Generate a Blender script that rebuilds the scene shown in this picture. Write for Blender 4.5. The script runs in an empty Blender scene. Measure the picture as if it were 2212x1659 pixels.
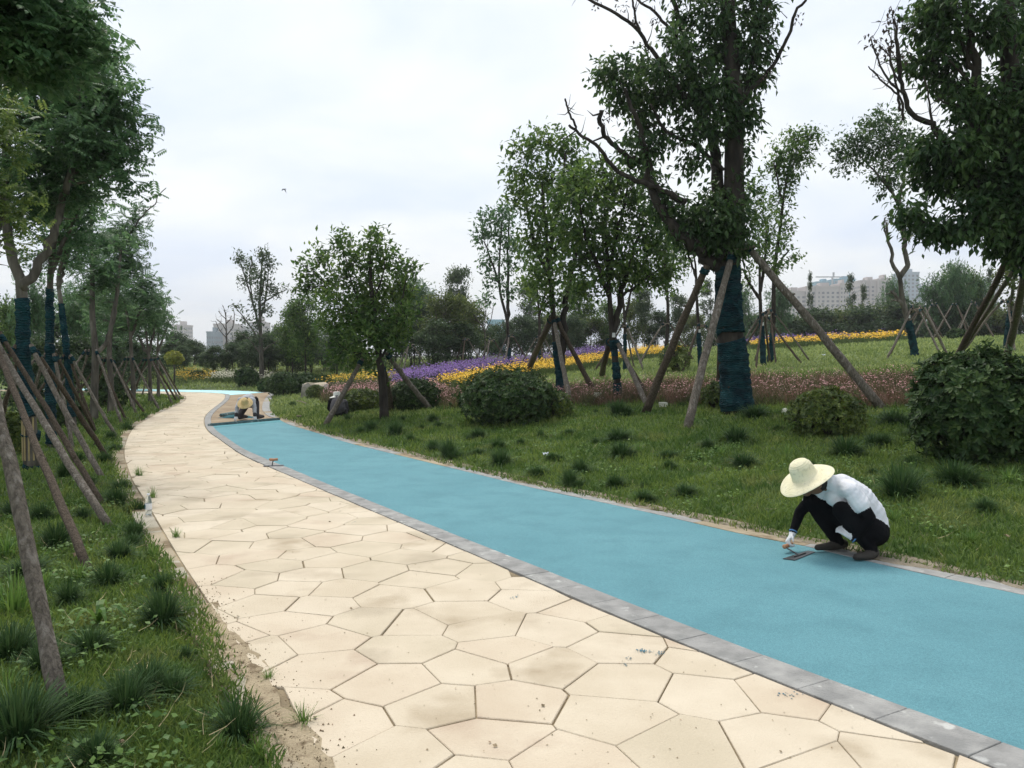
import bpy, bmesh, math, random
import numpy as np
from mathutils import Vector, Matrix

sc = bpy.context.scene
COL = sc.collection
R = math.radians

# ------------------------------------------------------------------ camera
FPX = 1789.0; EYE = 1.6; PITCH = math.atan(61.5 / FPX)
cam = bpy.data.cameras.new('camera')
cam.sensor_width = 36.0; cam.lens = 36.0 * FPX / 2212.0
cam.clip_start = 0.05; cam.clip_end = 6000
camo = bpy.data.objects.new('camera', cam); COL.objects.link(camo)
camo.location = (0, 0, EYE); camo.rotation_euler = (math.pi / 2 - PITCH, 0, 0)
sc.camera = camo

# ------------------------------------------------------------------ sky, sun, exposure
SUN_EL, SUN_AZ = R(62), R(-25)          # azimuth from +Y towards +X
w = bpy.data.worlds.new('World'); sc.world = w; w.use_nodes = True
nt = w.node_tree; nt.nodes.clear()
N = nt.nodes.new; LK = nt.links.new
out = N('ShaderNodeOutputWorld'); bg1 = N('ShaderNodeBackground'); bg2 = N('ShaderNodeBackground'); mixs = N('ShaderNodeMixShader')
sky = N('ShaderNodeTexSky'); sky.sky_type = 'NISHITA'; sky.sun_disc = False
sky.sun_elevation = SUN_EL; sky.sun_rotation = SUN_AZ; sky.air_density = 1.2; sky.dust_density = 3.0
bg1.inputs[1].default_value = 0.10
LK(sky.outputs[0], bg1.inputs[0])
tc = N('ShaderNodeTexCoord'); sep = N('ShaderNodeSeparateXYZ'); LK(tc.outputs['Generated'], sep.inputs[0])
# flat cloud deck: direction projected on a plane
mx = N('ShaderNodeMath'); mx.operation = 'MAXIMUM'; mx.inputs[1].default_value = 0.0; LK(sep.outputs[2], mx.inputs[0])
ad = N('ShaderNodeMath'); ad.operation = 'ADD'; ad.inputs[1].default_value = 0.22; LK(mx.outputs[0], ad.inputs[0])
dv = N('ShaderNodeVectorMath'); dv.operation = 'DIVIDE'; cb = N('ShaderNodeCombineXYZ')
for i in range(3): LK(ad.outputs[0], cb.inputs[i])
LK(tc.outputs['Generated'], dv.inputs[0]); LK(cb.outputs[0], dv.inputs[1])
nz = N('ShaderNodeTexNoise'); nz.inputs['Scale'].default_value = 1.5; nz.inputs['Detail'].default_value = 5; nz.inputs['Roughness'].default_value = 0.5
nz.inputs['Distortion'].default_value = 0.3
mpn = N('ShaderNodeMapping'); mpn.inputs['Location'].default_value = (0.55, 0.25, 0.0); LK(dv.outputs[0], mpn.inputs[0]); LK(mpn.outputs[0], nz.inputs['Vector'])
cr = N('ShaderNodeValToRGB')
cr.color_ramp.elements[0].position = 0.36; cr.color_ramp.elements[0].color = (0.472, 0.522, 0.61, 1)
cr.color_ramp.elements[1].position = 0.58; cr.color_ramp.elements[1].color = (0.60, 0.615, 0.625, 1)
LK(nz.outputs['Fac'], cr.inputs[0]); LK(cr.outputs[0], bg2.inputs[0]); bg2.inputs[1].default_value = 1.0
mixs.inputs[0].default_value = 0.9
LK(bg1.outputs[0], mixs.inputs[1]); LK(bg2.outputs[0], mixs.inputs[2]); LK(mixs.outputs[0], out.inputs[0])
sl = bpy.data.lights.new('sun', 'SUN'); sl.energy = 1.5; sl.angle = R(22); sl.color = (1.0, 0.95, 0.88)
so = bpy.data.objects.new('sun', sl); COL.objects.link(so)
so.rotation_euler = Vector((-math.cos(SUN_EL) * math.sin(SUN_AZ), -math.cos(SUN_EL) * math.cos(SUN_AZ), -math.sin(SUN_EL))).to_track_quat('-Z', 'Y').to_euler()
so.location = (0, 0, 60)
vs = sc.view_settings; vs.view_transform = 'Standard'; vs.look = 'None'; vs.exposure = 0.85; vs.gamma = 1.0; vs.use_curve_mapping = False
sc.cycles.use_denoising = True
sc.cycles.max_bounces = 5; sc.cycles.diffuse_bounces = 3; sc.cycles.use_adaptive_sampling = True; sc.cycles.adaptive_threshold = 0.02; sc.cycles.transparent_max_bounces = 6; sc.cycles.volume_bounces = 0

# ------------------------------------------------------------------ helpers: picture point -> place
SRC = 0.5486                    # full-size photo px -> 2212 px wide overview
def ray(px, py):
    a = (px - 1106.0) / FPX; b = -(py - 829.5) / FPX
    return np.array([a, math.cos(PITCH) + math.sin(PITCH) * b, -math.sin(PITCH) + math.cos(PITCH) * b])
def at(px, py, Y):              # the point at distance Y along the view
    d = ray(px, py); t = Y / d[1]; return d * t + np.array([0, 0, EYE])
def G(px, py, z=0.0):           # the point on level z
    d = ray(px, py); t = (z - EYE) / d[2]; return d * t + np.array([0, 0, EYE])
def mpx(Y): return FPX / Y      # overview px per metre
def onland(px, py):             # where the line of sight meets the land
    d = ray(px, py); lo = 2.0
    for Y in np.arange(2.0, 140, 0.25):
        p = d * (Y / d[1]) + np.array([0, 0, EYE])
        if p[2] < terr(p[0], p[1]):
            a, b = Y - 0.25, Y
            for _ in range(12):
                m = (a + b) / 2; q = d * (m / d[1]) + np.array([0, 0, EYE])
                if q[2] < terr(q[0], q[1]): b = m
                else: a = m
            q = d * (b / d[1]) + np.array([0, 0, EYE]); q[2] = terr(q[0], q[1]); return q
    q = at(px, py, 60); q[2] = terr(q[0], q[1]); return q
def landat(px, Y):
    x = (px - 1106.0) / FPX * Y; return np.array([x, Y, terr(x, Y)])

# ------------------------------------------------------------------ helpers: mesh
class MB:
    def __init__(s): s.V = []; s.F3 = []; s.F4 = []; s.n = 0; s.FN = []; s.m3 = []; s.m4 = []
    def add(s, V, F3=None, F4=None, mi=0):
        V = np.asarray(V, float); b = s.n; s.V.append(V); s.n += len(V)
        if F3 is not None and len(F3): F3 = np.asarray(F3, np.int64) + b; s.F3.append(F3); s.m3.append(np.full(len(F3), mi))
        if F4 is not None and len(F4): F4 = np.asarray(F4, np.int64) + b; s.F4.append(F4); s.m4.append(np.full(len(F4), mi))
        return s
    def tube(s, P, r, n=8, cap=True, mi=0, jit=0, rng=None):
        P = np.asarray(P, float); k = len(P); r = np.broadcast_to(np.asarray(r, float), (k,))
        T = np.gradient(P, axis=0); T /= np.linalg.norm(T, axis=1)[:, None] + 1e-9
        ref = np.array([0, 0, 1.0]) if abs(T[0][2]) < 0.9 else np.array([1.0, 0, 0])
        u = np.cross(T[0], ref); u /= np.linalg.norm(u)
        ang = np.arange(n) * 2 * math.pi / n; rows = []
        for i in range(k):
            u = u - T[i] * np.dot(u, T[i]); u /= np.linalg.norm(u) + 1e-9
            v = np.cross(T[i], u)
            rr = r[i] * (1 + (rng.uniform(-jit, jit, n) if jit else 0))
            rows.append(P[i] + np.outer(np.cos(ang) * rr, u) + np.outer(np.sin(ang) * rr, v))
        V = np.concatenate(rows + [P[:1], P[-1:]])
        i = np.arange(k - 1)[:, None] * n; j = np.arange(n)[None, :]; j2 = (j + 1) % n
        F4 = np.stack([i + j, i + j2, i + n + j2, i + n + j], -1).reshape(-1, 4)
        F3 = None
        if cap:
            a = np.arange(n); b = (a + 1) % n
            F3 = np.concatenate([np.stack([np.full(n, k * n), b, a], -1), np.stack([np.full(n, k * n + 1), (k - 1) * n + a, (k - 1) * n + b], -1)])
        return s.add(V, F3, F4, mi)
    def box(s, c, h, mi=0, rot=None):
        V = np.array([[x, y, z] for x in (-1, 1) for y in (-1, 1) for z in (-1, 1)], float) * np.asarray(h)
        if rot is not None: V = V @ np.asarray(rot).T
        return s.add(V + np.asarray(c), None, [[0, 1, 3, 2], [4, 6, 7, 5], [0, 4, 5, 1], [2, 3, 7, 6], [0, 2, 6, 4], [1, 5, 7, 3]], mi)
    def prism(s, poly, z0, z1, bev=0.0, mi=0):
        P = np.asarray(poly, float); n = len(P); c = P.mean(0)
        d = P - c; L = np.linalg.norm(d, axis=1)[:, None]
        Pi = P - d / L * bev * 1.2
        V = np.concatenate([np.c_[P, np.full(n, z0)], np.c_[P, np.full(n, z1 - bev)], np.c_[Pi, np.full(n, z1)]])
        j = np.arange(n); j2 = (j + 1) % n
        F4 = np.concatenate([np.stack([j, j2, n + j2, n + j], -1), np.stack([n + j, n + j2, 2 * n + j2, 2 * n + j], -1)])
        V = np.concatenate([V, [[c[0], c[1], z1]]])
        F3 = np.stack([2 * n + j, 2 * n + j2, np.full(n, 3 * n)], -1)
        return s.add(V, F3, F4, mi)
    def lathe(s, prof, n=24, M=None, mi=0):
        prof = np.asarray(prof, float); k = len(prof); a = np.arange(n) * 2 * math.pi / n
        V = np.stack([np.outer(prof[:, 0], np.cos(a)), np.outer(prof[:, 0], np.sin(a)), np.repeat(prof[:, 1:2], n, 1)], -1).reshape(-1, 3)
        if M is not None:
            M = np.array(M); V = V @ M[:3, :3].T + M[:3, 3]
        i = np.arange(k - 1)[:, None] * n; j = np.arange(n)[None, :]; j2 = (j + 1) % n
        return s.add(V, None, np.stack([i + j, i + j2, i + n + j2, i + n + j], -1).reshape(-1, 4), mi)
    def ball(s, c, r, n=10, mi=0, rot=None):
        t = np.linspace(-math.pi / 2, math.pi / 2, max(5, n // 2 + 1)); a = np.arange(n) * 2 * math.pi / n
        V = np.stack([np.outer(np.cos(t), np.cos(a)), np.outer(np.cos(t), np.sin(a)), np.repeat(np.sin(t)[:, None], n, 1)], -1).reshape(-1, 3) * np.asarray(r)
        if rot is not None: V = V @ np.asarray(rot).T
        k = len(t); i = np.arange(k - 1)[:, None] * n; j = np.arange(n)[None, :]; j2 = (j + 1) % n
        return s.add(V + np.asarray(c), None, np.stack([i + j, i + j2, i + n + j2, i + n + j], -1).reshape(-1, 4), mi)
    def mesh(s, name, mats, origin=(0, 0, 0), smooth=False):
        V = np.concatenate(s.V) - np.asarray(origin, float)
        F3 = np.concatenate(s.F3) if s.F3 else np.zeros((0, 3), np.int64)
        F4 = np.concatenate(s.F4) if s.F4 else np.zeros((0, 4), np.int64)
        me = bpy.data.meshes.new(name); n3, n4 = len(F3), len(F4)
        me.vertices.add(len(V)); me.vertices.foreach_set('co', V.astype(np.float32).ravel())
        me.loops.add(n3 * 3 + n4 * 4); me.loops.foreach_set('vertex_index', np.concatenate([F3.ravel(), F4.ravel()]).astype(np.int32))
        me.polygons.add(n3 + n4)
        st = np.concatenate([np.arange(n3) * 3, n3 * 3 + np.arange(n4) * 4]).astype(np.int32)
        me.polygons.foreach_set('loop_start', st)
        mi = np.concatenate(s.m3 + s.m4) if (s.m3 or s.m4) else np.zeros(0)
        me.polygons.foreach_set('material_index', mi.astype(np.int32))
        me.polygons.foreach_set('use_smooth', np.full(n3 + n4, bool(smooth)))
        for m in (mats if isinstance(mats, (list, tuple)) else [mats]): me.materials.append(m)
        me.update(calc_edges=True); return me

def link(name, data, parent=None, loc=None):
    o = bpy.data.objects.new(name, data); COL.objects.link(o)
    if parent is not None: o.parent = parent
    if loc is not None: o.location = [float(v) for v in loc]
    return o
def tag(o, label=None, cat=None, group=None, kind=None):
    if label: o['label'] = label
    if cat: o['category'] = cat
    if group: o['group'] = group
    if kind: o['kind'] = kind
    return o
def thing(name, loc, label, cat, group=None):
    return tag(link(name, None, None, loc), label, cat, group)
def copy_tree(o, parent=None):
    c = o.copy(); COL.objects.link(c)
    if parent is not None: c.parent = parent
    for ch in list(o.children): copy_tree(ch, c)
    return c

# ------------------------------------------------------------------ helpers: materials
def mat(name, c1, c2=None, scale=5.0, rough=0.8, bump=0.0, bscale=None, island=0.0, detail=4, spec=0.3, trans=0.0, lo=0.35, hi=0.65, stretch=None, c3=None, s3=1.0, coord='Object', wave=None, p3=(0.5, 0.62), sheen=0.0):
    m = bpy.data.materials.new(name); m.use_nodes = True; t = m.node_tree; n = t.nodes; l = t.links
    b = n['Principled BSDF']; b.inputs['Roughness'].default_value = rough; b.inputs['Specular IOR Level'].default_value = spec
    if sheen: b.inputs['Sheen Weight'].default_value = sheen
    vec = n.new('ShaderNodeNewGeometry').outputs['Position'] if coord == 'World' else n.new('ShaderNodeTexCoord').outputs[coord]
    if stretch:
        mp = n.new('ShaderNodeMapping'); mp.inputs['Scale'].default_value = stretch; l.new(vec, mp.inputs[0]); vec = mp.outputs[0]
    col = None
    if c2 is None:
        rgb = n.new('ShaderNodeRGB'); rgb.outputs[0].default_value = (*c1, 1); col = rgb.outputs[0]
    else:
        z = n.new('ShaderNodeTexNoise'); z.inputs['Scale'].default_value = scale; z.inputs['Detail'].default_value = detail; l.new(vec, z.inputs['Vector'])
        r = n.new('ShaderNodeValToRGB'); r.color_ramp.elements[0].position = lo; r.color_ramp.elements[1].position = hi
        r.color_ramp.elements[0].color = (*c1, 1); r.color_ramp.elements[1].color = (*c2, 1); l.new(z.outputs['Fac'], r.inputs[0]); col = r.outputs[0]
    if c3 is not None:
        z3 = n.new('ShaderNodeTexNoise'); z3.inputs['Scale'].default_value = s3; z3.inputs['Detail'].default_value = 6; l.new(vec, z3.inputs['Vector'])
        r3 = n.new('ShaderNodeMapRange'); r3.inputs[1].default_value = p3[0]; r3.inputs[2].default_value = p3[1]; l.new(z3.outputs['Fac'], r3.inputs[0])
        mx3 = n.new('ShaderNodeMixRGB'); mx3.inputs[2].default_value = (*c3, 1); l.new(r3.outputs[0], mx3.inputs[0]); l.new(col, mx3.inputs[1]); col = mx3.outputs[0]
    if island:
        g = n.new('ShaderNodeNewGeometry'); mr = n.new('ShaderNodeMapRange'); mr.inputs[3].default_value = 1 - island; mr.inputs[4].default_value = 1 + island
        l.new(g.outputs['Random Per Island'], mr.inputs[0]); hs = n.new('ShaderNodeHueSaturation'); l.new(mr.outputs[0], hs.inputs['Value'])
        mh = n.new('ShaderNodeMapRange'); mh.inputs[3].default_value = 0.5 + island * 0.05; mh.inputs[4].default_value = 0.5 - island * 0.06
        l.new(g.outputs['Random Per Island'], mh.inputs[0]); l.new(mh.outputs[0], hs.inputs['Hue'])
        l.new(col, hs.inputs['Color']); col = hs.outputs[0]
    l.new(col, b.inputs['Base Color'])
    if bump:
        zb = n.new('ShaderNodeTexNoise'); zb.inputs['Scale'].default_value = bscale or scale * 4; zb.inputs['Detail'].default_value = 6; l.new(vec, zb.inputs['Vector'])
        h = zb.outputs['Fac']
        if wave:
            wv = n.new('ShaderNodeTexWave'); wv.wave_type = 'BANDS'; wv.bands_direction = wave[0]; wv.inputs['Scale'].default_value = wave[1]; wv.inputs['Distortion'].default_value = wave[2]; wv.inputs['Detail'].default_value = 3
            l.new(vec, wv.inputs['Vector']); h = wv.outputs['Fac']
        bp = n.new('ShaderNodeBump'); bp.inputs['Strength'].default_value = bump; bp.inputs['Distance'].default_value = 0.02; l.new(h, bp.inputs['Height']); l.new(bp.outputs[0], b.inputs['Normal'])
    if trans:
        o = n['Material Output']; tr = n.new('ShaderNodeBsdfTranslucent'); ms = n.new('ShaderNodeMixShader'); ms.inputs[0].default_value = trans
        hs2 = n.new('ShaderNodeHueSaturation'); hs2.inputs['Value'].default_value = 1.8; hs2.inputs['Hue'].default_value = 0.485; l.new(col, hs2.inputs['Color'])
        l.new(hs2.outputs[0], tr.inputs[0]); l.new(b.outputs[0], ms.inputs[1]); l.new(tr.outputs[0], ms.inputs[2]); l.new(ms.outputs[0], o.inputs['Surface'])
    return m

M = {}
M['soil'] = mat('soil', (.05, .085, .02), (.085, .135, .03), 6.0, 0.95, 1.0, 90, c3=(.10, .09, .045), s3=1.2, p3=(.62, .72))
M['land'] = mat('land', (.05, .075, .02), (.10, .14, .035), 0.8, 0.95, .7, 12, c3=(.13, .17, .055), s3=.12, p3=(.45, .6))
M['turf'] = mat('turf', (.054, .115, .021), (.130, .200, .040), 1.3, 0.7, island=.35, trans=.25, c3=(.165, .205, .055), s3=1.7, p3=(.54, .70))
M['lawn_far'] = mat('lawn_far', (.15, .215, .06), (.235, .295, .10), 0.6, 0.6, island=.3, trans=.25)
M['tuft'] = mat('tuft', (.030, .070, .024), (.062, .118, .038), 3, 0.6, island=.4, trans=.12, spec=.1)
M['weed'] = mat('weed', (.07, .15, .03), (.13, .23, .05), 3, 0.5, island=.3, trans=.3)
M['grout'] = mat('grout', (.13, .10, .06), (.30, .24, .15), 2.2, 0.95, .6, 60, c3=(.42, .34, .22), s3=1.0, p3=(.48, .6))
M['bark'] = mat('bark', (.050, .045, .036), (.125, .112, .09), 9, 0.95, 1.0, 22, stretch=(1, 1, .25), c3=(.20, .18, .15), s3=6, p3=(.55, .7))
M['bark_dark'] = mat('bark_dark', (.018, .015, .012), (.05, .042, .033), 9, 0.95, 1.0, 22, stretch=(1, 1, .3))
M['pole'] = mat('pole', (.10, .085, .068), (.20, .172, .138), 60, 0.95, 1.0, 110, stretch=(1, 1, .4), c3=(.30, .27, .23), s3=22, p3=(.54, .70))
M['pole_dark'] = mat('pole_dark', (.050, .038, .027), (.115, .088, .062), 60, 0.95, 1.0, 110, stretch=(1, 1, .4), c3=(.15, .115, .085), s3=22, p3=(.56, .72))
M['wrap'] = mat('wrap', (.009, .034, .042), (.018, .064, .072), 7, 0.95, .9, 40, wave=('Z', 9, 9), c3=(.008, .026, .034), s3=5, spec=.1)
M['bamboo'] = mat('bamboo', (.28, .22, .10), (.36, .29, .15), 6, .7)
M['wood'] = mat('wood', (.16, .13, .10), (.27, .22, .17), 8, .9, .5, 30)
M['leafA'] = mat('leafA', (.044, .100, .044), (.080, .155, .062), 1.2, .42, island=.35, trans=.45, spec=.18)
M['leafA2'] = mat('leafA2', (.062, .110, .030), (.12, .170, .042), 1.2, .45, island=.35, trans=.45, spec=.18)
M['leafB'] = mat('leafB', (.027, .062, .022), (.058, .112, .034), 1.5, .33, island=.4, trans=.38, spec=.18)
M['leafC'] = mat('leafC', (.044, .098, .024), (.088, .155, .036), 1.2, .4, island=.4, trans=.44, spec=.18)
M['leafD'] = mat('leafD', (.028, .058, .025), (.056, .095, .036), .6, .5, island=.4, trans=.32, spec=.18)
M['leafE'] = mat('leafE', (.055, .085, .022), (.095, .13, .035), .8, .5, island=.35, trans=.36, spec=.18)
M['leafF'] = mat('leafF', (.045, .075, .040), (.08, .115, .055), .8, .5, island=.35, trans=.36, spec=.18)
M['bush'] = mat('bush', (.020, .046, .014), (.052, .098, .028), 4, .45, island=.5, trans=.16, spec=.16)
M['bush_y'] = mat('bush_y', (.045, .080, .016), (.105, .150, .026), 3, .4, island=.45, trans=.22)
M['lime'] = mat('lime', (.19, .22, .025), (.24, .26, .04), 3, .5, island=.3, trans=.2)

# ------------------------------------------------------------------ path edges (plan, metres)
def g2(pts, s=1.0): return [tuple(G(x * s, y * s)[:2]) for x, y in pts]
EL = [(0.75, -2.5), (0.0, 1.4)] + g2([(697, 1659), (600, 1521), (518, 1411), (420, 1264), (383, 1207), (338, 1128), (308, 1077), (286, 1044), (273, 1009), (266, 984), (269, 960), (281, 932), (295, 919), (340, 894), (379, 878), (400, 866), (402, 858)]) + [(-13.3, 33.3), (-14.6, 34.7), (-17.2, 36.0), (-24, 37.6)]
EA = [(3.4, 0.0), (2.4, 2.2)] + g2([(3869, 3014), (3680, 2940), (3158, 2732), (2746, 2566), (2371, 2409), (2100, 2290), (1640, 2090), (1193, 1899), (1130, 1871), (1051, 1838), (997, 1814), (952, 1792), (908, 1763), (861, 1728), (823, 1703), (807, 1678), (804, 1652), (816, 1630), (845, 1605), (883, 1577), (889, 1561)], SRC) + [(-11.75, 33.9), (-12.4, 35.0), (-13.6, 35.9), (-16.4, 37.0), (-24, 38.8)]
EB = [(3.75, 0.2), (2.75, 2.25)] + g2([(4032, 2967), (3695, 2846), (3308, 2702), (3022, 2596), (2746, 2488), (2426, 2363), (2100, 2233), (1650, 2056), (1225, 1884), (1155, 1853), (1092, 1830), (1035, 1804), (987, 1785), (940, 1760), (896, 1728), (858, 1703), (845, 1690), (831, 1668), (829, 1646), (845, 1621), (877, 1596), (903, 1573), (905, 1561)], SRC) + [(-11.45, 33.7), (-12.2, 34.8), (-13.5, 35.65), (-16.3, 36.75), (-24, 38.55)]
EC = [(6.4, 1.6), (4.7, 3.7)] + g2([(4032, 2349), (3700, 2279), (3529, 2242), (3366, 2203), (3257, 2170), (2950, 2116), (2604, 2033), (2378, 1983), (2152, 1938), (1971, 1893), (1700, 1827), (1450, 1766), (1351, 1741), (1256, 1709), (1193, 1690), (1139, 1675), (1108, 1659), (1095, 1652), (1054, 1640), (1032, 1618), (1032, 1599), (1038, 1580)], SRC) + [(-9.6, 32.4), (-10.0, 34.3), (-10.8, 36.0), (-12.2, 37.3), (-14.2, 38.1), (-17, 39.0), (-24, 41)]
def smooth(P, step=0.2, it=3):
    P = np.asarray(P, float)
    for _ in range(it):
        Q = np.empty((2 * len(P), 2)); Q[0] = P[0]; Q[-1] = P[-1]
        Q[1:-1:2] = .75 * P[:-1] + .25 * P[1:]; Q[2::2] = .25 * P[:-1] + .75 * P[1:]; P = Q
    d = np.r_[0, np.cumsum(np.linalg.norm(np.diff(P, axis=0), axis=1))]
    s = np.arange(0, d[-1], step); return np.c_[np.interp(s, d, P[:, 0]), np.interp(s, d, P[:, 1])]
SL, SA, SB, SC_ = smooth(EL), smooth(EA), smooth(EB), smooth(EC)
def normals(P):
    T = np.gradient(P, axis=0); T /= np.linalg.norm(T, axis=1)[:, None]; return np.c_[T[:, 1], -T[:, 0]]   # to the right of travel
OL = SL - normals(SL) * 0.17       # outer side of the left kerb
OC = SC_ + normals(SC_) * 0.22      # outer side of the right kerb

def seg_d(P, poly):
    best = np.full(len(P), 1e9)
    for a, b in zip(poly[:-1], poly[1:]):
        d = b - a; t = np.clip(((P - a) @ d) / (d @ d + 1e-12), 0, 1)
        best = np.minimum(best, ((P - a - t[:, None] * d) ** 2).sum(1))
    return np.sqrt(best)
def inside(P, poly):
    c = np.zeros(len(P), bool); x, y = P[:, 0], P[:, 1]
    for (x1, y1), (x2, y2) in zip(poly, np.roll(poly, -1, 0)):
        k = (y1 > y) != (y2 > y)
        if y1 != y2: c ^= k & (x < (x2 - x1) * (y - y1) / (y2 - y1) + x1)
    return c
# land grid: signed distance from the paved band and height
gx = np.arange(-45, 60.01, 0.25); gy = np.arange(-6, 75.01, 0.25)
GX, GY = np.meshgrid(gx, gy); GP = np.c_[GX.ravel(), GY.ravel()]
cl, cc = OL[::3], OC[::3]
dl, dc = seg_d(GP, cl), seg_d(GP, cc)
band = inside(GP, np.concatenate([OL, OC[::-1]]))
SDG = np.where(band, -np.minimum(dl, dc), np.minimum(dl, dc)).reshape(GX.shape)
RIGHT = (dc < dl).reshape(GX.shape)
sss = lambda t: np.clip(t, 0, 1) ** 2 * (3 - 2 * np.clip(t, 0, 1))
def lumps(x, y):
    return .5 * np.sin(1.7 * x + .6 * y + 1) * np.sin(1.3 * y - .4 * x) + .3 * np.sin(3.1 * x - 2.2 * y) + .2 * np.sin(4.7 * y + 1.9 * x + 2)
u = np.maximum(SDG, 0)
rise = np.where(RIGHT, 3.2 * (1 - np.exp(-(0.092 * u) / 3.2 * (1 + .012 * u))), 0.35 * (1 - np.exp(-.05 * u)))
rise = rise * (1 - .8 * sss((GY - 50) / 14))
ZG = np.where(SDG < -.02, -0.07, -0.015 + 0.028 * sss(u / .3) + rise + 0.028 * lumps(GX, GY) * sss(u / 1.2))
def gridval(A, x, y):
    x = np.asarray(x, float); y = np.asarray(y, float)
    fx = np.clip((x - gx[0]) / .25, 0, len(gx) - 1.001); fy = np.clip((y - gy[0]) / .25, 0, len(gy) - 1.001)
    i = fx.astype(int); j = fy.astype(int); a = fx - i; b = fy - j
    return (A[j, i] * (1 - a) * (1 - b) + A[j, i + 1] * a * (1 - b) + A[j + 1, i] * (1 - a) * b + A[j + 1, i + 1] * a * b)
def terr(x, y): return gridval(ZG, x, y)
def sdist(x, y): return gridval(SDG, x, y)

# ------------------------------------------------------------------ ground: one sheet to the horizon
ex = np.concatenate([-np.geomspace(1550, 46, 16), np.arange(-45, -14.9, .75), np.arange(-14.75, 9.1, .25), np.arange(9.75, 60, .75), np.geomspace(61, 1550, 16)])
ey = np.concatenate([[-190, -100, -40, -15], np.arange(-6, 1.1, .5), np.arange(1.25, 39.1, .25), np.arange(39.75, 75, .75), np.geomspace(76, 1850, 18)])
XX, YY = np.meshgrid(ex, ey); ZZ = terr(XX, YY)
far = np.clip((np.hypot(XX, YY) - 90) / 200, 0, 1); ZZ = ZZ * (1 - far) + 1.0 * far
nx, ny = len(ex), len(ey)
i, j = np.meshgrid(np.arange(nx - 1), np.arange(ny - 1)); q = (j * nx + i).ravel()
gm = MB().add(np.c_[XX.ravel(), YY.ravel(), ZZ.ravel()], None, np.stack([q, q + 1, q + nx + 1, q + nx], -1)).mesh('ground', [M['soil'], M['land']], smooth=True)
cx_, cy_ = XX[:-1, :-1].ravel(), YY[:-1, :-1].ravel()
gm.polygons.foreach_set('material_index', ((np.hypot(cx_, cy_) > 26) | (cy_ > 22)).astype(np.int32))
tag(link('ground', gm), 'grassy ground either side of the path', None, None, 'structure')

# ------------------------------------------------------------------ paving
def stripmesh(P, Q, z, m, name, label):
    n = min(len(P), len(Q)); V = np.concatenate([np.c_[P, np.full(len(P), z)], np.c_[Q, np.full(len(Q), z)]])
    return V
def ngon(name, poly, z, m, label, thick=0.0, grid=None):
    bm = bmesh.new(); vs_ = [bm.verts.new((float(x), float(y), z)) for x, y in poly]; f = bm.faces.new(vs_)
    if f.normal.z < 0: f.normal_flip()
    bmesh.ops.triangulate(bm, faces=bm.faces[:])
    if thick:
        r = bmesh.ops.extrude_face_region(bm, geom=bm.faces[:]); bmesh.ops.translate(bm, verts=[v for v in r['geom'] if isinstance(v, bmesh.types.BMVert)], vec=(0, 0, -thick))
        bmesh.ops.recalc_face_normals(bm, faces=bm.faces[:])
    me = bpy.data.meshes.new(name); bm.to_mesh(me); bm.free(); me.materials.append(m); o = link(name, me); tag(o, label, None, None, 'structure'); return o
def nearest_idx(S, p): return int(np.argmin(((S - np.asarray(p)) ** 2).sum(1)))

# beige stone path: bedding sheet with stones set in it
foot = ngon('stone_path', np.concatenate([SL, SA[::-1]]), -0.002, M['grout'], 'beige irregular paved stone path curving away to the left')
M['stone'] = []
for k, (a, b, c) in enumerate([((.535, .455, .335), (.61, .53, .405), (.40, .325, .225)), ((.56, .48, .362), (.63, .55, .425), (.46, .385, .28)), ((.51, .44, .322), (.59, .51, .385), (.42, .355, .26)), ((.545, .455, .338), (.61, .525, .40), (.46, .36, .265))]):
    M['stone'].append(mat('stone%d' % k, a, b, 2.3, .85, .35, 90, c3=c, s3=1.9, p3=(.54, .72), spec=.2, coord='World'))
def clip(poly, p, n):           # keep the side where (q-p).n <= 0
    out_ = []; k = len(poly)
    for a in range(k):
        A, B = poly[a], poly[(a + 1) % k]; da = (A - p) @ n; db = (B - p) @ n
        if da <= 0: out_.append(A)
        if (da < 0 < db) or (db < 0 < da): out_.append(A + (B - A) * (da / (da - db)))
    return out_
rng = np.random.default_rng(5)
seeds = []
sp = 0.425
ca, sa = math.cos(.35), math.sin(.35)
for a in range(-70, 70):
    for b in range(-40, 110):
        x = (a + .5 * (b % 2)) * sp * 1.1; y = b * sp * .84
        x, y = x * ca - y * sa, x * sa + y * ca
        seeds.append((x + rng.uniform(-.14, .14), y + rng.uniform(-.14, .14)))
seeds = np.array(seeds)
PP = np.concatenate([SL, SA[::-1]])
okm = (seeds[:, 1] > 0.5) & (seeds[:, 1] < 38) & (seeds[:, 0] > -19) & (seeds[:, 0] < 5)
seeds = seeds[okm]
dd = np.where(inside(seeds, PP), 0, np.minimum(seg_d(seeds, SL[::2]), seg_d(seeds, SA[::2])))
seeds = seeds[dd < .5]
nSL, nSA = normals(SL), normals(SA)
stones = []
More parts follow.
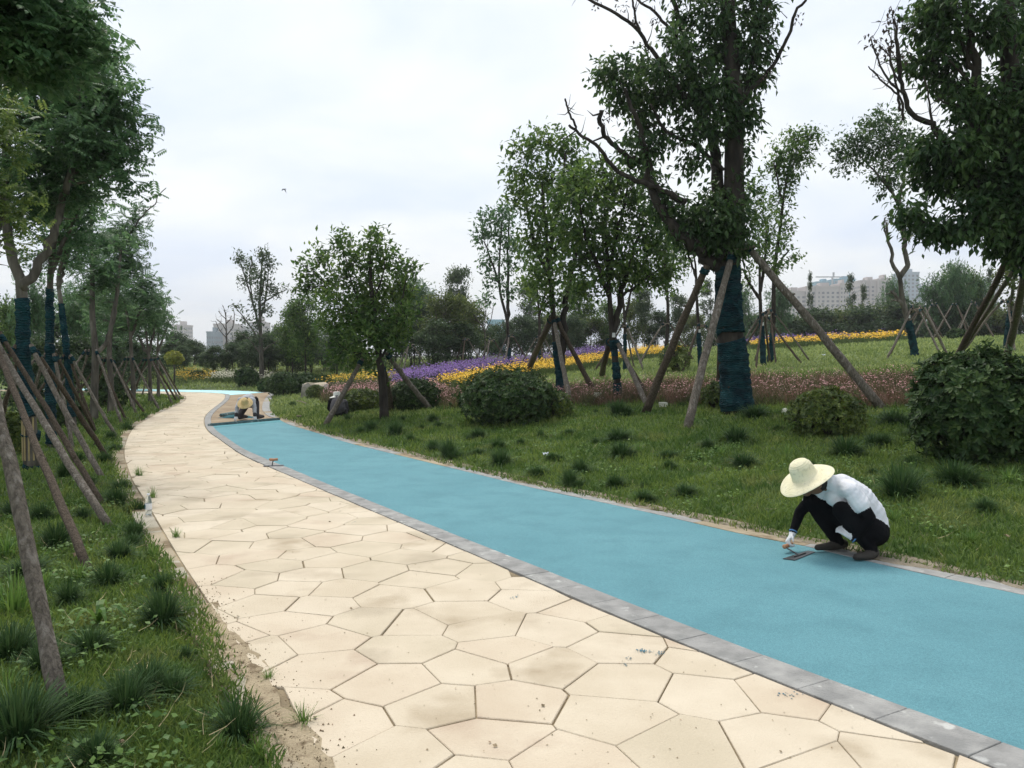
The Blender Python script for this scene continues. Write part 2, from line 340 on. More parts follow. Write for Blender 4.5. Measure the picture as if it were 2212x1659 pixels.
for k, s in enumerate(seeds):
    d2 = ((seeds - s) ** 2).sum(1); nb = np.where((d2 < 1.3) & (d2 > 0))[0]
    poly = [s + np.array(v) for v in ((-.7, -.7), (.7, -.7), (.7, .7), (-.7, .7))]
    for o_ in nb:
        t = seeds[o_]; n_ = (t - s); L_ = np.linalg.norm(n_); n_ = n_ / L_
        h = ((int(k) * 7919 + int(o_) * 7919) % 97) / 97.0
        poly = clip(poly, (s + t) / 2 - n_ * (.0018 + .0048 * h * h), n_)
        if len(poly) < 3: break
    if len(poly) < 3: continue
    for S_, n0, sg in ((SL, nSL, -1), (SA, nSA, 1)):
        ii = np.where(((S_ - s) ** 2).sum(1) < .55)[0]
        for i_ in ii[::2]:
            if len(poly) >= 3: poly = clip(poly, S_[i_] - sg * n0[i_] * .012, sg * n0[i_])
    if len(poly) < 3: continue
    P_ = np.array(poly); keep = np.linalg.norm(P_ - np.roll(P_, 1, 0), axis=1) > .012; P_ = P_[keep]
    if len(P_) < 3: continue
    x_, y_ = P_[:, 0], P_[:, 1]; area = .5 * abs(np.dot(x_, np.roll(y_, -1)) - np.dot(y_, np.roll(x_, -1)))
    if area < .006: continue
    stones.append((np.hypot(*s), P_))
stones.sort(key=lambda t: t[0])
rest = MB(); cnt = 0
for k, (d_, P_) in enumerate(stones):
    hz = .010 + .004 * rng.random()
    c_ = P_.mean(0)
    seen = abs(math.atan2(c_[0], c_[1])) < .62 and c_[1] > 2.6
    if cnt < 300 and seen:
        cnt += 1
        mb = MB().prism(P_ - c_, -.004, hz, .0035)
        o = link('paving_stone', mb.mesh('paving_stone', M['stone'][int(rng.integers(0, 4))]), foot, (c_[0], c_[1], 0))
        o.rotation_euler = (rng.normal(0, .003), rng.normal(0, .003), 0)
    else:
        rest.prism(P_, -.004, hz, .003, mi=int(rng.integers(0, 4)))
tag(link('paving_stones', rest.mesh('paving_stones', M['stone']), foot), kind='stuff')

# kerbs
M['kerb'] = mat('kerb', (.235, .235, .225), (.36, .355, .335), 7, .9, .5, 60, c3=(.50, .50, .47), s3=11, p3=(.62, .70), coord='World')
M['kerb2'] = mat('kerb2', (.22, .22, .21), (.32, .315, .30), 7, .9, .4, 60, c3=(.42, .42, .40), s3=9, p3=(.62, .70), coord='World')
M['kerb_dirty'] = mat('kerb_dirty', (.30, .25, .17), (.40, .335, .235), 2, .95, .8, 40, c3=(.20, .15, .09), s3=3, p3=(.5, .6), coord='World')
M['kerb_dirty2'] = mat('kerb_dirty2', (.36, .325, .25), (.44, .40, .32), 2, .95, .8, 40, c3=(.26, .21, .14), s3=3, p3=(.5, .6), coord='World')
def kerb(name, label, P, Q, stp, z0, z1, mats, ymax=45):
    ka = ngon(name, np.concatenate([P, Q[::-1]]), z0, M['grout'], label)
    i_ = 0; a = 0.0
    n = min(len(P), 10 ** 6)
    while i_ + stp < len(P) and P[i_][1] < ymax:
        A0, A1 = P[i_], P[i_ + stp]; B0, B1 = Q[nearest_idx(Q, A0)], Q[nearest_idx(Q, A1)]
        poly = np.array([A0, A1, B1, B0]); c_ = poly.mean(0)
        d_ = (A1 - A0) / np.linalg.norm(A1 - A0)
        poly = poly + np.array([d_ * .002, -d_ * .002, -d_ * .002, d_ * .002])
        if A1[1] > 1.5 and np.linalg.norm(B1 - B0) > .05:
            mb = MB().prism((poly - c_)[::-1] if np.cross(A1 - A0, B0 - A0) < 0 else poly - c_, z0 - .04, z1 + rng.uniform(-.0015, .0015), .003)
            link('kerb_stone', mb.mesh('kerb_stone', mats[int(rng.integers(0, len(mats)))]), ka, (c_[0], c_[1], 0))
        i_ += stp
    return ka
kerb('middle_kerb', 'grey stone kerb strip between the beige path and the blue lane', SA, SB, 2, .000, .016, [M['kerb'], M['kerb'], M['kerb2']])
kerb('right_kerb', 'pale concrete kerb along the outer side of the blue lane', SC_, OC, 3, -.002, .014, [M['kerb'], M['kerb_dirty'], M['kerb']])
kerb('left_kerb', 'dusty kerb between the beige path and the left verge', SL, OL, 3, -.002, .007, [M['kerb_dirty'], M['kerb_dirty2']])

# coloured lane: finished blue, bare strip, pale fresh part
BARL, BARR = G(454, 917)[:2], G(603, 906)[:2]
ib, ic = nearest_idx(SB, BARL), nearest_idx(SC_, BARR)
FB, FC = G(492, 853)[:2], G(557, 848)[:2]
ib2 = nearest_idx(SB, FB); ic2 = nearest_idx(SC_, FC)
def lane_mat(name, c1, c2):
    m = mat(name, c1, c2, .8, .75, .6, 420, spec=.25, lo=.3, hi=.7, c3=tuple(v * .92 for v in c1), s3=2.6, p3=(.45, .75))
    t = m.node_tree; n = t.nodes; b = n['Principled BSDF']; l = t.links
    src = b.inputs['Base Color'].links[0].from_socket
    v = n.new('ShaderNodeTexVoronoi'); v.inputs['Scale'].default_value = 190; tx = n.new('ShaderNodeTexCoord'); l.new(tx.outputs['Object'], v.inputs['Vector'])
    sep_ = n.new('ShaderNodeSeparateColor'); l.new(v.outputs['Color'], sep_.inputs[0])
    mr = n.new('ShaderNodeMapRange'); mr.inputs[3].default_value = .84; mr.inputs[4].default_value = 1.15; l.new(sep_.outputs[0], mr.inputs[0])
    hs = n.new('ShaderNodeHueSaturation'); l.new(src, hs.inputs['Color']); l.new(mr.outputs[0], hs.inputs['Value']); l.new(hs.outputs[0], b.inputs['Base Color'])
    return m
M['blue'] = lane_mat('blue', (.126, .312, .358), (.148, .348, .394))
M['blue_fresh'] = lane_mat('blue_fresh', (.092, .295, .335), (.115, .335, .375))
M['aqua'] = mat('aqua', (.40, .74, .76), (.46, .80, .82), 1, .6)
M['earth'] = mat('earth', (.27, .205, .135), (.36, .285, .195), 1.5, .95, .7, 40, c3=(.21, .155, .10), s3=2.5, p3=(.55, .7))
FR = .55
k0 = max(0, ib - 4); kc0 = max(0, ic - 4)
ngon('blue_lane', np.concatenate([SB[:k0], SC_[:kc0][::-1]]), .010, M['blue'], 'finished light blue rubber lane running along the beige path', .02)
ngon('fresh_blue_strip', np.concatenate([SB[k0 - 1:ib + 1], SC_[kc0 - 1:ic + 1][::-1]]), .014, M['blue_fresh'], 'freshly levelled blue strip in front of the screed bar', .02)
ngon('bare_lane', np.concatenate([SB[ib - 2:ib2 + 1], SC_[ic - 2:ic2 + 1][::-1]]), .002, M['earth'], 'bare brown base of the lane behind the kneeling worker')
ngon('pale_lane', np.concatenate([SB[ib2 - 1:], SC_[ic2 - 1:][::-1]]), .008, M['aqua'], 'pale aqua section of the lane at the far bend', .02)

# ------------------------------------------------------------------ foliage kit
T_LEAF = (np.array([[0, 0, 0], [-.25, .42, .07], [.25, .42, .07], [0, .45, -.03], [0, 1, -.10]]), np.array([[0, 3, 1], [0, 2, 3], [1, 3, 4], [3, 2, 4]]))
T_OVAL = (np.array([[0, 0, 0], [-.2, .55, .06], [.2, .55, .06], [0, .6, -.02], [-.1, .92, .0], [.1, .92, 0]]), np.array([[0, 3, 1], [0, 2, 3], [1, 3, 4], [3, 2, 5], [3, 5, 4]]))
T_DIAM = (np.array([[0, 0, 0], [-.3, .5, .05], [.3, .5, .05], [0, 1, -.06]]), np.array([[0, 2, 1], [1, 2, 3]]))
T_BLADE = (np.array([[-.5, 0, 0], [.5, 0, 0], [-.35, .55, .12], [.35, .55, .12], [0, 1, .42]]), np.array([[0, 1, 3], [0, 3, 2], [2, 3, 4]]))
def _pinnate(pairs=5):
    V = []; F = []
    V += [[-.012, 0, 0], [.012, 0, 0], [0, 1, -.18]]; F += [[0, 1, 2]]
    for k in range(pairs + 1):
        y = .14 + .82 * k / pairs; z = -.18 * y * y
        for sgn in ((-1, 1) if k < pairs else (0,)):
            L = .30 * (1 - .25 * abs(k / pairs - .4)); b = len(V); w_ = .082
            if sgn: d = np.array([sgn * .86, .42, -.28])
            else: d = np.array([0, 1, -.35])
            d = d / np.linalg.norm(d); s = np.cross(d, [0, 0, 1]); s /= np.linalg.norm(s)
            o = np.array([0, y, z])
            V += [list(o), list(o + d * L * .5 + s * w_ + [0, 0, .01]), list(o + d * L * .5 - s * w_ + [0, 0, .01]), list(o + d * L + np.array([0, 0, -.05]))]
            F += [[b, b + 2, b + 1], [b + 1, b + 2, b + 3]]
    return np.array(V), np.array(F)
T_PIN = _pinnate()
def unit(v): return v / (np.linalg.norm(v, axis=-1, keepdims=True) + 1e-9)
def leaves(mb, tmpl, P, D, U, S, mi=0, wide=1.0):
    """leaves at P pointing along D, upper side towards U, length S"""
    TV, TF = tmpl; n = len(P); D = unit(D); X = unit(np.cross(D, U)); Z = np.cross(X, D); S = np.broadcast_to(S, (n,))
    V = (P[:, None, :] + (TV[None, :, 0:1] * wide * X[:, None, :] + TV[None, :, 1:2] * D[:, None, :] + TV[None, :, 2:3] * Z[:, None, :]) * S[:, None, None]).reshape(-1, 3)
    F = (TF[None] + (np.arange(n) * len(TV))[:, None, None]).reshape(-1, 3)
    mb.add(V, F, None, mi)
def clump_leaves(mb, wood, c, r, n, size, rng, tmpl=T_LEAF, per=7, droop=.5, anchor=None, mi=0, twig=.006, flat=0.0, shell=.45, twigs=True):
    c = np.asarray(c, float); r = np.asarray(r, float); m = max(2, int(n / per))
    d = unit(rng.normal(size=(m, 3))); rad = (shell + (1 - shell) * rng.random(m)) ** .6
    tips = c + d * rad[:, None] * r * (1 + (.28 - .16 * flat) * rng.normal(size=(m, 1)))
    anchor = c if anchor is None else np.asarray(anchor, float)
    outw = unit((tips - c) / r + .35 * unit(tips - anchor)); outw[:, 2] *= 1 - flat
    if twigs and wood is not None:
        for t in tips[: min(9, max(1, m // 2))]:
            a = anchor + (c - anchor) * rng.uniform(.2, .9)
            mid = (a + t) / 2 + rng.normal(size=3) * .06 * np.linalg.norm(t - a) + [0, 0, .04]
            wood.tube([a, mid, t], [twig * 1.6, twig, twig * .5], 3, False)
    k = np.repeat(np.arange(m), per); sc_ = size * 1.3
    P = tips[k] + rng.normal(size=(len(k), 3)) * sc_ * (.55 + .2 * flat) * np.array([1, 1, 1 - flat * .6])
    D = outw[k] * .55 + rng.normal(size=(len(k), 3)) * .65 * np.array([1, 1, 1 - flat * .7]) + np.array([0, 0, -droop])
    if flat: P = P - unit(D) * size * .5
    U = np.array([0, 0, 1.0]) + rng.normal(size=(len(k), 3)) * (.45 - .3 * flat) + outw[k] * (.35 - .3 * flat)
    leaves(mb, tmpl, P, D, U, size * rng.uniform(.65, 1.2, len(k)), mi)
def curve(pts, n=8):
    P = np.asarray(pts, float)
    if len(P) == 2: P = np.array([P[0], (P[0] + P[1]) / 2, P[1]])
    d = np.r_[0, np.cumsum(np.linalg.norm(np.diff(P, axis=0), axis=1))]
    s = np.linspace(0, d[-1], max(n, len(P)))
    # Catmull-Rom through the points
    out_ = []
    for v in s:
        k = min(max(np.searchsorted(d, v) - 1, 0), len(P) - 2); t = (v - d[k]) / (d[k + 1] - d[k] + 1e-9)
        p0, p1, p2, p3 = P[max(k - 1, 0)], P[k], P[k + 1], P[min(k + 2, len(P) - 1)]
        out_.append(.5 * (2 * p1 + (p2 - p0) * t + (2 * p0 - 5 * p1 + 4 * p2 - p3) * t * t + (3 * p1 - p0 - 3 * p2 + p3) * t ** 3))
    return np.array(out_)
def limb(mb, pts, r0, r1, n=7, seg=None, rng=None, jit=.06):
    C_ = curve(pts, seg or max(6, int(len(pts) * 4)))
    if rng is not None:
        C_[1:-1] += rng.normal(0, 1, (len(C_) - 2, 3)) * (np.linspace(r0, r1, len(C_))[1:-1, None] * .35)
        for _ in range(5):
            k = rng.integers(len(C_) // 3, len(C_)); d = unit(rng.normal(size=3) + [0, 0, .5]); L_ = rng.uniform(.12, .38) * (1 + r0 * 4)
            mb.tube([C_[k], C_[k] + d * L_ * .5 + rng.normal(0, .03, 3), C_[k] + d * L_ + [0, 0, L_ * .15]], [r1 * .5 + .002, r1 * .35 + .001, .002], 4, False)
    mb.tube(C_, np.linspace(r0, r1, len(C_)), n, True, jit=jit if rng is not None else 0, rng=rng); return C_
def wrapmesh(C_, R_, a, b, rng, ring=.04):
    """netting wound round the trunk between heights a and b"""
    z = C_[:, 2]; o = np.argsort(z); zz = np.arange(a, b, ring)
    P = np.c_[np.interp(zz, z[o], C_[o, 0]), np.interp(zz, z[o], C_[o, 1]), zz]
    r = np.interp(zz, z[o], R_[o]) * 1.03 + .006 + rng.random(len(zz)) ** 2 * .022
    P[:, 2] += rng.normal(0, .008, len(zz)); P[:, :2] += rng.normal(0, .004, (len(zz), 2))
    return MB().tube(P, r, 14, True, jit=.05, rng=rng)

def make_tree(name, label, base, trunkpts, r0, r1, limbs, clumps, leafm, barkm, seed, cat='tree', group=None, wrap=None, tmpl=T_LEAF, size=.1, per=7, droop=.5, flat=0, extra=None, tags=None, twig=.006, sides=10):
    """trunkpts/limbs in world coords; limbs: (pts, r0, r1); clumps: (centre, radii, n leaves)"""
    rng = np.random.default_rng(seed); base = np.asarray(base, float)
    o = thing(name, base, label, cat, group)
    tb = MB(); C_ = curve(trunkpts, 22); R_ = np.interp(np.linspace(0, 1, len(C_)), [0, .06, .16, 1], [r0 * 1.25, r0 * 1.08, r0, r1])
    C_[0, 2] -= .08
    tb.tube(C_, R_, sides + 2, True, jit=.04, rng=rng)
    pts = [C_[len(C_) // 3:]]
    for L_ in limbs: pts.append(limb(tb, L_[0], L_[1], L_[2], 7, rng=rng))
    allp = np.concatenate(pts)
    cb_ = MB()
    for c in clumps:
        cen = np.asarray(c[0]); dist = np.linalg.norm(allp - cen, axis=1) + .6 * np.maximum(allp[:, 2] - cen[2], 0); an = allp[np.argmin(dist)]
        clump_leaves(cb_, tb, cen, c[1], c[2], c[3] if len(c) > 3 else size, rng, tmpl, per, droop, an, 0 if len(c) < 5 else c[4], twig, flat)
    link('trunk', tb.mesh('trunk', barkm, base, True), o)
    if cb_.n: link('crown', cb_.mesh('crown', leafm, base), o)
    if wrap: 
        for k_, (a, b) in enumerate(wrap if isinstance(wrap, list) else [wrap]): link('trunk_wrap', wrapmesh(C_, R_, a, b, rng).mesh('trunk_wrap', M['wrap'], base, True), o)
    if tags:
        p = np.array([np.interp(tags, C_[:, 2], C_[:, 0]), np.interp(tags, C_[:, 2], C_[:, 1]), tags]); rr = np.interp(tags, C_[:, 2], R_)
        link('tag', MB().box(p + [.02, -rr - .02, 0], (.035, .002, .05)).mesh('tag', M['paper'], base), o)
    return o
M['paper'] = mat('paper', (.62, .62, .60), (.7, .7, .68), 6, .8)

def pole_mb(mb, a, b, r, rng, mi=0):
    a = np.asarray(a, float); b = np.asarray(b, float); t = np.linspace(0, 1, 12)[:, None]
    P = a + (b - a) * t + np.sin(t * math.pi) * rng.normal(0, .02, 3) + rng.normal(0, .004, (12, 3))
    P[0] -= (b - a) / np.linalg.norm(b - a) * .1
    mb.tube(P, np.linspace(r * 1.12, r * .82, 12) * (1 + rng.uniform(-.07, .07, 12)), 9, True, mi=mi, jit=.06, rng=rng)
    for _ in range(5):
        k = rng.uniform(.1, .9); p = a + (b - a) * k; d = unit(rng.normal(size=3)); mb.tube([p, p + d * r * 1.55], [r * .38, r * .2], 5, True, mi)
def make_props(label, poles, group, seed, bars=None, rad=.042, name='tree_prop'):
    """one frame of leaning poles tied together round a trunk; poles: (foot, top, radius or None, dark)"""
    rng = np.random.default_rng(seed); f0 = np.mean([p[0] for p in poles], 0); o = thing(name, f0, label, 'tree support', group)
    for p in poles:
        mb = MB(); pole_mb(mb, p[0], p[1], (p[2] if len(p) > 2 and p[2] else rad), rng)
        po = link('pole', mb.mesh('pole', M['pole_dark'] if (len(p) > 3 and p[3]) else M['pole'], f0, True), o)
        a_, b_ = np.asarray(p[0], float), np.asarray(p[1], float); d_ = unit(a_ - b_); r_ = (p[2] if len(p) > 2 and p[2] else rad)
        link('tie', MB().tube([b_ + d_ * .05, b_ + d_ * .08, b_ + d_ * .11, b_ + d_ * .15], [r_ * 1.05, r_ * 1.2, r_ * 1.12, r_ * 1.22], 9, jit=.06, rng=rng).mesh('tie', M['wrap'], f0, True), po)
    for b in (bars or []):
        mb = MB().tube([b[0], (np.asarray(b[0]) + b[1]) / 2, b[1]], rad * .62, 6); link('crossbar', mb.mesh('crossbar', M['wood'], f0, True), o)
    return o
def tripod(base, h, spread, label, group, seed, rad=.03, n=3, a0=0.3, trunk_r=.08, bars=True):
    rng = np.random.default_rng(seed); base = np.asarray(base); ps = []; tops = []
    for k in range(n):
        a = a0 + k * 2 * math.pi / n + rng.normal(0, .08); fx, fy = base[0] + math.cos(a) * spread, base[1] + math.sin(a) * spread
        tp = np.array([base[0] + math.cos(a) * (trunk_r + rad), base[1] + math.sin(a) * (trunk_r + rad), base[2] + h * rng.uniform(.95, 1.05)])
        ps.append(((fx, fy, float(terr(fx, fy))), tp, rad * rng.uniform(.85, 1.15), rng.random() < .4)); tops.append(tp)
    bs = []
    if bars:
        for k in range(n): a, b = tops[k], tops[(k + 1) % n]; d = (b - a) * .45; z = [0, 0, -.06 - .03 * k]; bs.append((a - d + z, b + d + z))
    return make_props(label, ps, group, seed, bs, rad)

# ------------------------------------------------------------------ trees traced from the picture
def cpx(px, py, rx, ry, Y, n, size=None, rd=None, mi=0):     # a clump seen at px,py, standing at distance Y
    s = mpx(Y); c = at(px, py, Y); r = (rx / s, (rd if rd else (rx + ry) / 2) / s, ry / s)
    return (c, r, n) + ((size, mi) if size else ())
def L3(pts, Y0, dY=0.0):
    k = len(pts); return [at(x, y, Y0 + dY * i / max(1, k - 1)) for i, (x, y) in enumerate(pts)]

# --- big camphor tree with the wrapped trunk
bt = onland(1592, 892); Yb = bt[1]; s = mpx(Yb)
trunk = [bt] + L3([(1586, 790), (1576, 700), (1573, 620), (1574, 556), (1584, 470), (1586, 331), (1585, 198), (1573, 33), (1570, -120), (1566, -260)], Yb)
lb = [(L3([(1566, 585), (1530, 556), (1494, 530), (1444, 480), (1411, 413), (1395, 331), (1378, 265), (1350, 190)], Yb, -.5), .13, .03),
      (L3([(1574, 560), (1552, 500), (1547, 446), (1550, 364), (1530, 280), (1490, 139), (1477, 66), (1457, 7), (1440, -80)], Yb, .6), .14, .03),
      (L3([(1480, 436), (1440, 416), (1395, 397), (1342, 374), (1309, 344), (1285, 311), (1256, 294), (1229, 270)], Yb - .3, -.6), .06, .022),
      (L3([(1246, 283), (1238, 262), (1229, 245), (1221, 213)], Yb - .9, 0), .022, .016),
      (L3([(1400, 360), (1342, 327), (1312, 298), (1297, 265), (1299, 238)], Yb - .3, -.3), .05, .04),
      (L3([(1560, 367), (1494, 311), (1444, 288), (1418, 251), (1405, 225)], Yb, -.6), .05, .022),
      (L3([(1530, 280), (1494, 225), (1431, 142), (1385, 73), (1342, 36), (1276, 0), (1230, -30)], Yb, -.5), .055, .02),
      (L3([(1385, 73), (1372, 40), (1366, 0), (1360, -40)], Yb - .3, -.1), .025, .015),
      (L3([(1490, 139), (1454, 73), (1414, 26), (1378, 0), (1350, -40)], Yb + .3, .2), .04, .018),
      (L3([(1586, 230), (1626, 185), (1672, 139), (1702, 76), (1719, 26), (1739, 0), (1752, -50)], Yb, -.4), .045, .02),
      (L3([(1477, 66), (1490, 30), (1492, -30)], Yb + .4, .1), .02, .012),
      (L3([(1586, 280), (1610, 200), (1628, 110), (1640, 20), (1650, -90)], Yb, .4), .06, .02)]
cl_ = []
for (px, py, rx, ry, n) in [(1322, 160, 34, 28, 150), (1385, 150, 26, 24, 95), (1345, 205, 34, 34, 140), (1395, 212, 38, 26, 130), (1385, 270, 26, 34, 110), (1385, 330, 40, 32, 150), (1430, 160, 26, 26, 90), (1462, 100, 28, 36, 120), (1500, 150, 38, 32, 170), (1475, 50, 24, 26, 80), (1545, 40, 36, 52, 230), (1560, 110, 42, 36, 220), (1640, 30, 36, 52, 220), (1625, 100, 42, 36, 200), (1620, 175, 40, 22, 150), (1480, 205, 38, 36, 180), (1440, 205, 28, 24, 90), (1545, 205, 46, 34, 230), (1603, 245, 34, 26, 140), (1545, 275, 36, 26, 150), (1605, 330, 16, 40, 60), (1500, 280, 30, 24, 90), (1425, 300, 24, 30, 60), (1495, 470, 38, 26, 140), (1450, 455, 26, 24, 80), (1562, 470, 42, 36, 230), (1530, 520, 52, 22, 200), (1600, 500, 22, 36, 110), (1560, 530, 40, 26, 150), (1540, 430, 26, 28, 90), (1600, 410, 16, 30, 50), (1570, -80, 70, 60, 260), (1650, -60, 50, 60, 160), (1460, -40, 50, 40, 110), (1500, 350, 26, 24, 70), (1470, 495, 28, 22, 80), (1430, 435, 24, 26, 70), (1408, 385, 22, 22, 50), (1588, 430, 20, 30, 70), (1545, 500, 34, 30, 120), (1580, 540, 30, 22, 90)]:
    cl_.append(cpx(px, py, rx, ry, Yb + (np.sin(px * .7 + py) * .35), int(n * 2.9), rd=(rx + ry) * .55))
for (px, py) in [(1366, 40), (1384, 100), (1345, 20), (1300, 12), (1316, 250), (1300, 255), (1662, 40), (1668, 85), (1720, 40), (1660, 160), (1420, 40)]:
    cl_.append(cpx(px, py, 13, 15, Yb - .2, 10, .075, mi=1))
M['leaf_dry'] = mat('leaf_dry', (.05, .038, .03), (.08, .06, .045), 3, .8, island=.3)
make_tree('camphor_tree', 'tall leafy tree with thick blue netted trunk and bare crooked branches', bt, trunk, 27.5 / s, .08, lb, cl_, [M['leafB'], M['leaf_dry']], M['bark_dark'], 11, wrap=[(bt[2] + .03, at(0, 732, Yb)[2]), (at(0, 722, Yb)[2], at(0, 572, Yb)[2])], size=.14, droop=.75, per=8, sides=14)
P_ = []
for (fx, fy, tx, ty, dk) in [(1485, 926, 1582, 548, 0), (1395, 890, 1527, 574, 1), (1905, 882, 1612, 528, 0), (1556, 842, 1560, 570, 1)]:
    f_ = onland(fx, fy); P_.append((f_, at(tx, ty, Yb + (-.27 if fy > 885 else .1 if fx < 1560 and fy < 850 else -.18)), 9.0 / mpx(f_[1]) if not dk else 8.2 / mpx(f_[1]), dk))
make_props('stout log props leaning on the tall tree with the thick blue netted trunk', P_, None, 31, [(at(1586, 541, Yb - .3), at(1632, 532, Yb - .3))])

# --- big tree at the right edge, trunk outside the picture
Yr = 11.5; br = landat(2262, Yr)
trunk = [br] + L3([(2258, 760), (2248, 640), (2235, 560), (2215, 470), (2200, 380), (2190, 260), (2180, 120), (2170, -60), (2165, -200)], Yr)
lb = [(L3([(2225, 520), (2160, 505), (2090, 500), (2010, 495)], Yr, -.3), .07, .02),
      (L3([(2205, 400), (2150, 330), (2100, 270), (2110, 170), (2100, 100), (2090, 40), (2080, -40)], Yr, -.2), .10, .04),
      (L3([(2200, 420), (2120, 400), (2060, 345), (2034, 291), (2008, 265), (1971, 248), (1955, 205), (1945, 159), (1938, 76), (1930, 40)], Yr, -.4), .07, .012),
      (L3([(2050, 320), (2020, 290), (2012, 255), (2005, 205), (1996, 165)], Yr - .3, -.2), .02, .01),
      (L3([(1955, 205), (1925, 180), (1900, 140), (1882, 85)], Yr - .35, -.1), .018, .008),
      (L3([(1945, 240), (1935, 180), (1920, 120), (1903, 105)], Yr - .35, .1), .02, .008),
      (L3([(1950, 260), (1947, 215), (1905, 175), (1876, 143)], Yr - .3, .1), .02, .008),
      (L3([(1960, 240), (1950, 190), (1924, 140), (1926, 95), (1918, 66)], Yr - .2, 0), .016, .007),
      (L3([(1940, 160), (1934, 90), (1930, 50), (1926, 30)], Yr - .3, 0), .012, .006),
      (L3([(2108, 170), (2085, 110), (2070, 60), (2072, 10)], Yr - .1, 0), .04, .02),
      (L3([(2190, 120), (2150, 90), (2115, 60), (2095, 20)], Yr, -.1), .045, .02),
      (L3([(2110, 200), (2080, 160), (2060, 140), (2040, 128)], Yr - .1, -.1), .03, .012),
      (L3([(2090, 228), (2050, 225), (2030, 215), (2022, 220)], Yr - .2, -.1), .016, .008)]
cl_ = []
for (px, py, rx, ry, n) in [(2005, 30, 38, 36, 150), (1990, 60, 26, 18, 60), (2037, 78, 34, 26, 120), (2060, 10, 36, 36, 140), (1988, 136, 34, 26, 120), (2050, 126, 28, 20, 80), (2031, 168, 26, 22, 80), (2060, 190, 26, 22, 80), (2085, 230, 28, 28, 100), (2120, 215, 34, 40, 180), (2145, 45, 40, 46, 200), (2190, 60, 40, 60, 240), (2195, 180, 34, 60, 220), (2160, 270, 44, 50, 240), (2205, 300, 40, 60, 260), (2120, 290, 34, 30, 130), (2100, 320, 34, 26, 140), (2020, 318, 44, 26, 160), (1985, 330, 20, 22, 60), (2070, 340, 40, 30, 180), (1990, 362, 26, 20, 80), (2040, 385, 44, 30, 200), (2110, 390, 46, 34, 240), (2170, 400, 44, 50, 280), (2210, 430, 44, 50, 260), (2110, 440, 40, 22, 160), (1962, 455, 24, 22, 90), (1975, 480, 26, 16, 80), (2020, 496, 38, 18, 120), (2075, 498, 40, 16, 120), (2130, 480, 40, 30, 200), (2160, 520, 36, 20, 140), (2190, 490, 44, 44, 280), (2220, 530, 44, 34, 220), (2250, 300, 60, 120, 300), (2230, -60, 80, 60, 240), (2080, -70, 70, 40, 180), (2260, 120, 50, 90, 200)]:
    cl_.append(cpx(px, py, rx, ry, Yr + np.sin(px + py * .6) * .3, int(n * 3.0), rd=(rx + ry) * .6))
for (px, py) in [(1882, 80), (1903, 104), (1924, 96), (1928, 34), (1938, 60), (1918, 50), (1950, 110), (1912, 110)]:
    cl_.append(cpx(px, py, 9, 10, Yr - .35, 7, .075, mi=1))
make_tree('camphor_tree', 'dark dense leafy tree hanging in from the right edge of the picture', br, trunk, .2, .07, lb, cl_, [M['leafB'], M['leaf_dry']], M['bark_dark'], 12, size=.12, droop=.8, per=8)
P_ = []
for (fx, fy, tx, ty, dk, r) in [(2030, 838, 2184, 545, 1, .052), (2052, 802, 2196, 575, 0, .04), (2166, 800, 2216, 585, 0, .07)]:
    f_ = onland(fx, fy); P_.append((f_, at(tx, ty, Yr + .2), min(r, 9 / mpx(f_[1])), dk))
make_props('log props of the dark tree at the right edge, rising behind the round bush', P_, None, 32, [(at(2175, 571, Yr + .3), at(2235, 574, Yr + .3))])

# --- osmanthus on the verge beside the woman in the white hat
bo = onland(830, 904); Yo = bo[1]; s = mpx(Yo)
trunk = [bo] + L3([(828, 850), (823, 800), (815, 740), (806, 660), (800, 600), (800, 540)], Yo)
lb = [(L3([(820, 780), (850, 720), (870, 640), (880, 590)], Yo, -.2), .035, .012), (L3([(818, 760), (780, 700), (730, 640), (690, 600)], Yo, -.3), .035, .012), (L3([(812, 700), (770, 640), (750, 570), (740, 530)], Yo, .3), .03, .01), (L3([(806, 650), (830, 580), (820, 520)], Yo, 0), .025, .008), (L3([(818, 765), (760, 760), (730, 740)], Yo, -.4), .03, .01), (L3([(812, 700), (860, 670), (895, 620)], Yo, .5), .025, .01), (L3([(815, 740), (850, 740), (875, 720)], Yo, -.5), .025, .01)]
cl_ = []
for (px, py, rx, ry, n) in [(812, 520, 20, 22, 60), (735, 530, 20, 20, 50), (700, 560, 22, 16, 50), (660, 580, 18, 14, 36), (770, 560, 34, 26, 110), (830, 560, 30, 26, 100), (875, 585, 22, 16, 50), (690, 620, 30, 18, 60), (740, 600, 36, 26, 120), (800, 610, 46, 34, 200), (860, 620, 34, 24, 110), (720, 650, 34, 24, 100), (770, 670, 48, 34, 220), (840, 670, 46, 36, 220), (660, 625, 16, 12, 30), (730, 710, 34, 34, 150), (790, 730, 44, 36, 230), (850, 720, 34, 34, 170), (760, 770, 34, 22, 130), (800, 780, 30, 16, 90), (730, 760, 22, 22, 60), (875, 680, 20, 26, 70), (822, 815, 10, 12, 12), (655, 572, 10, 8, 12), (690, 542, 9, 10, 14), (733, 512, 9, 10, 14), (765, 522, 9, 12, 14), (812, 500, 10, 8, 14), (850, 545, 9, 12, 14), (893, 578, 10, 8, 14), (645, 618, 10, 7, 10), (893, 640, 12, 10, 14), (700, 685, 18, 16, 36)]:
    cl_.append(cpx(px, py, rx, ry, Yo + np.sin(px * .37 + py) * .55, int(n * 3.3), rd=(rx + ry) * .6))
make_tree('osmanthus_tree', 'round broad-crowned tree on the verge beside the crouching person in the white hat', bo, trunk, .095, .03, lb, cl_, M['leafC'], M['bark_dark'], 13, size=.135, droop=-.1, per=9)
P_ = []
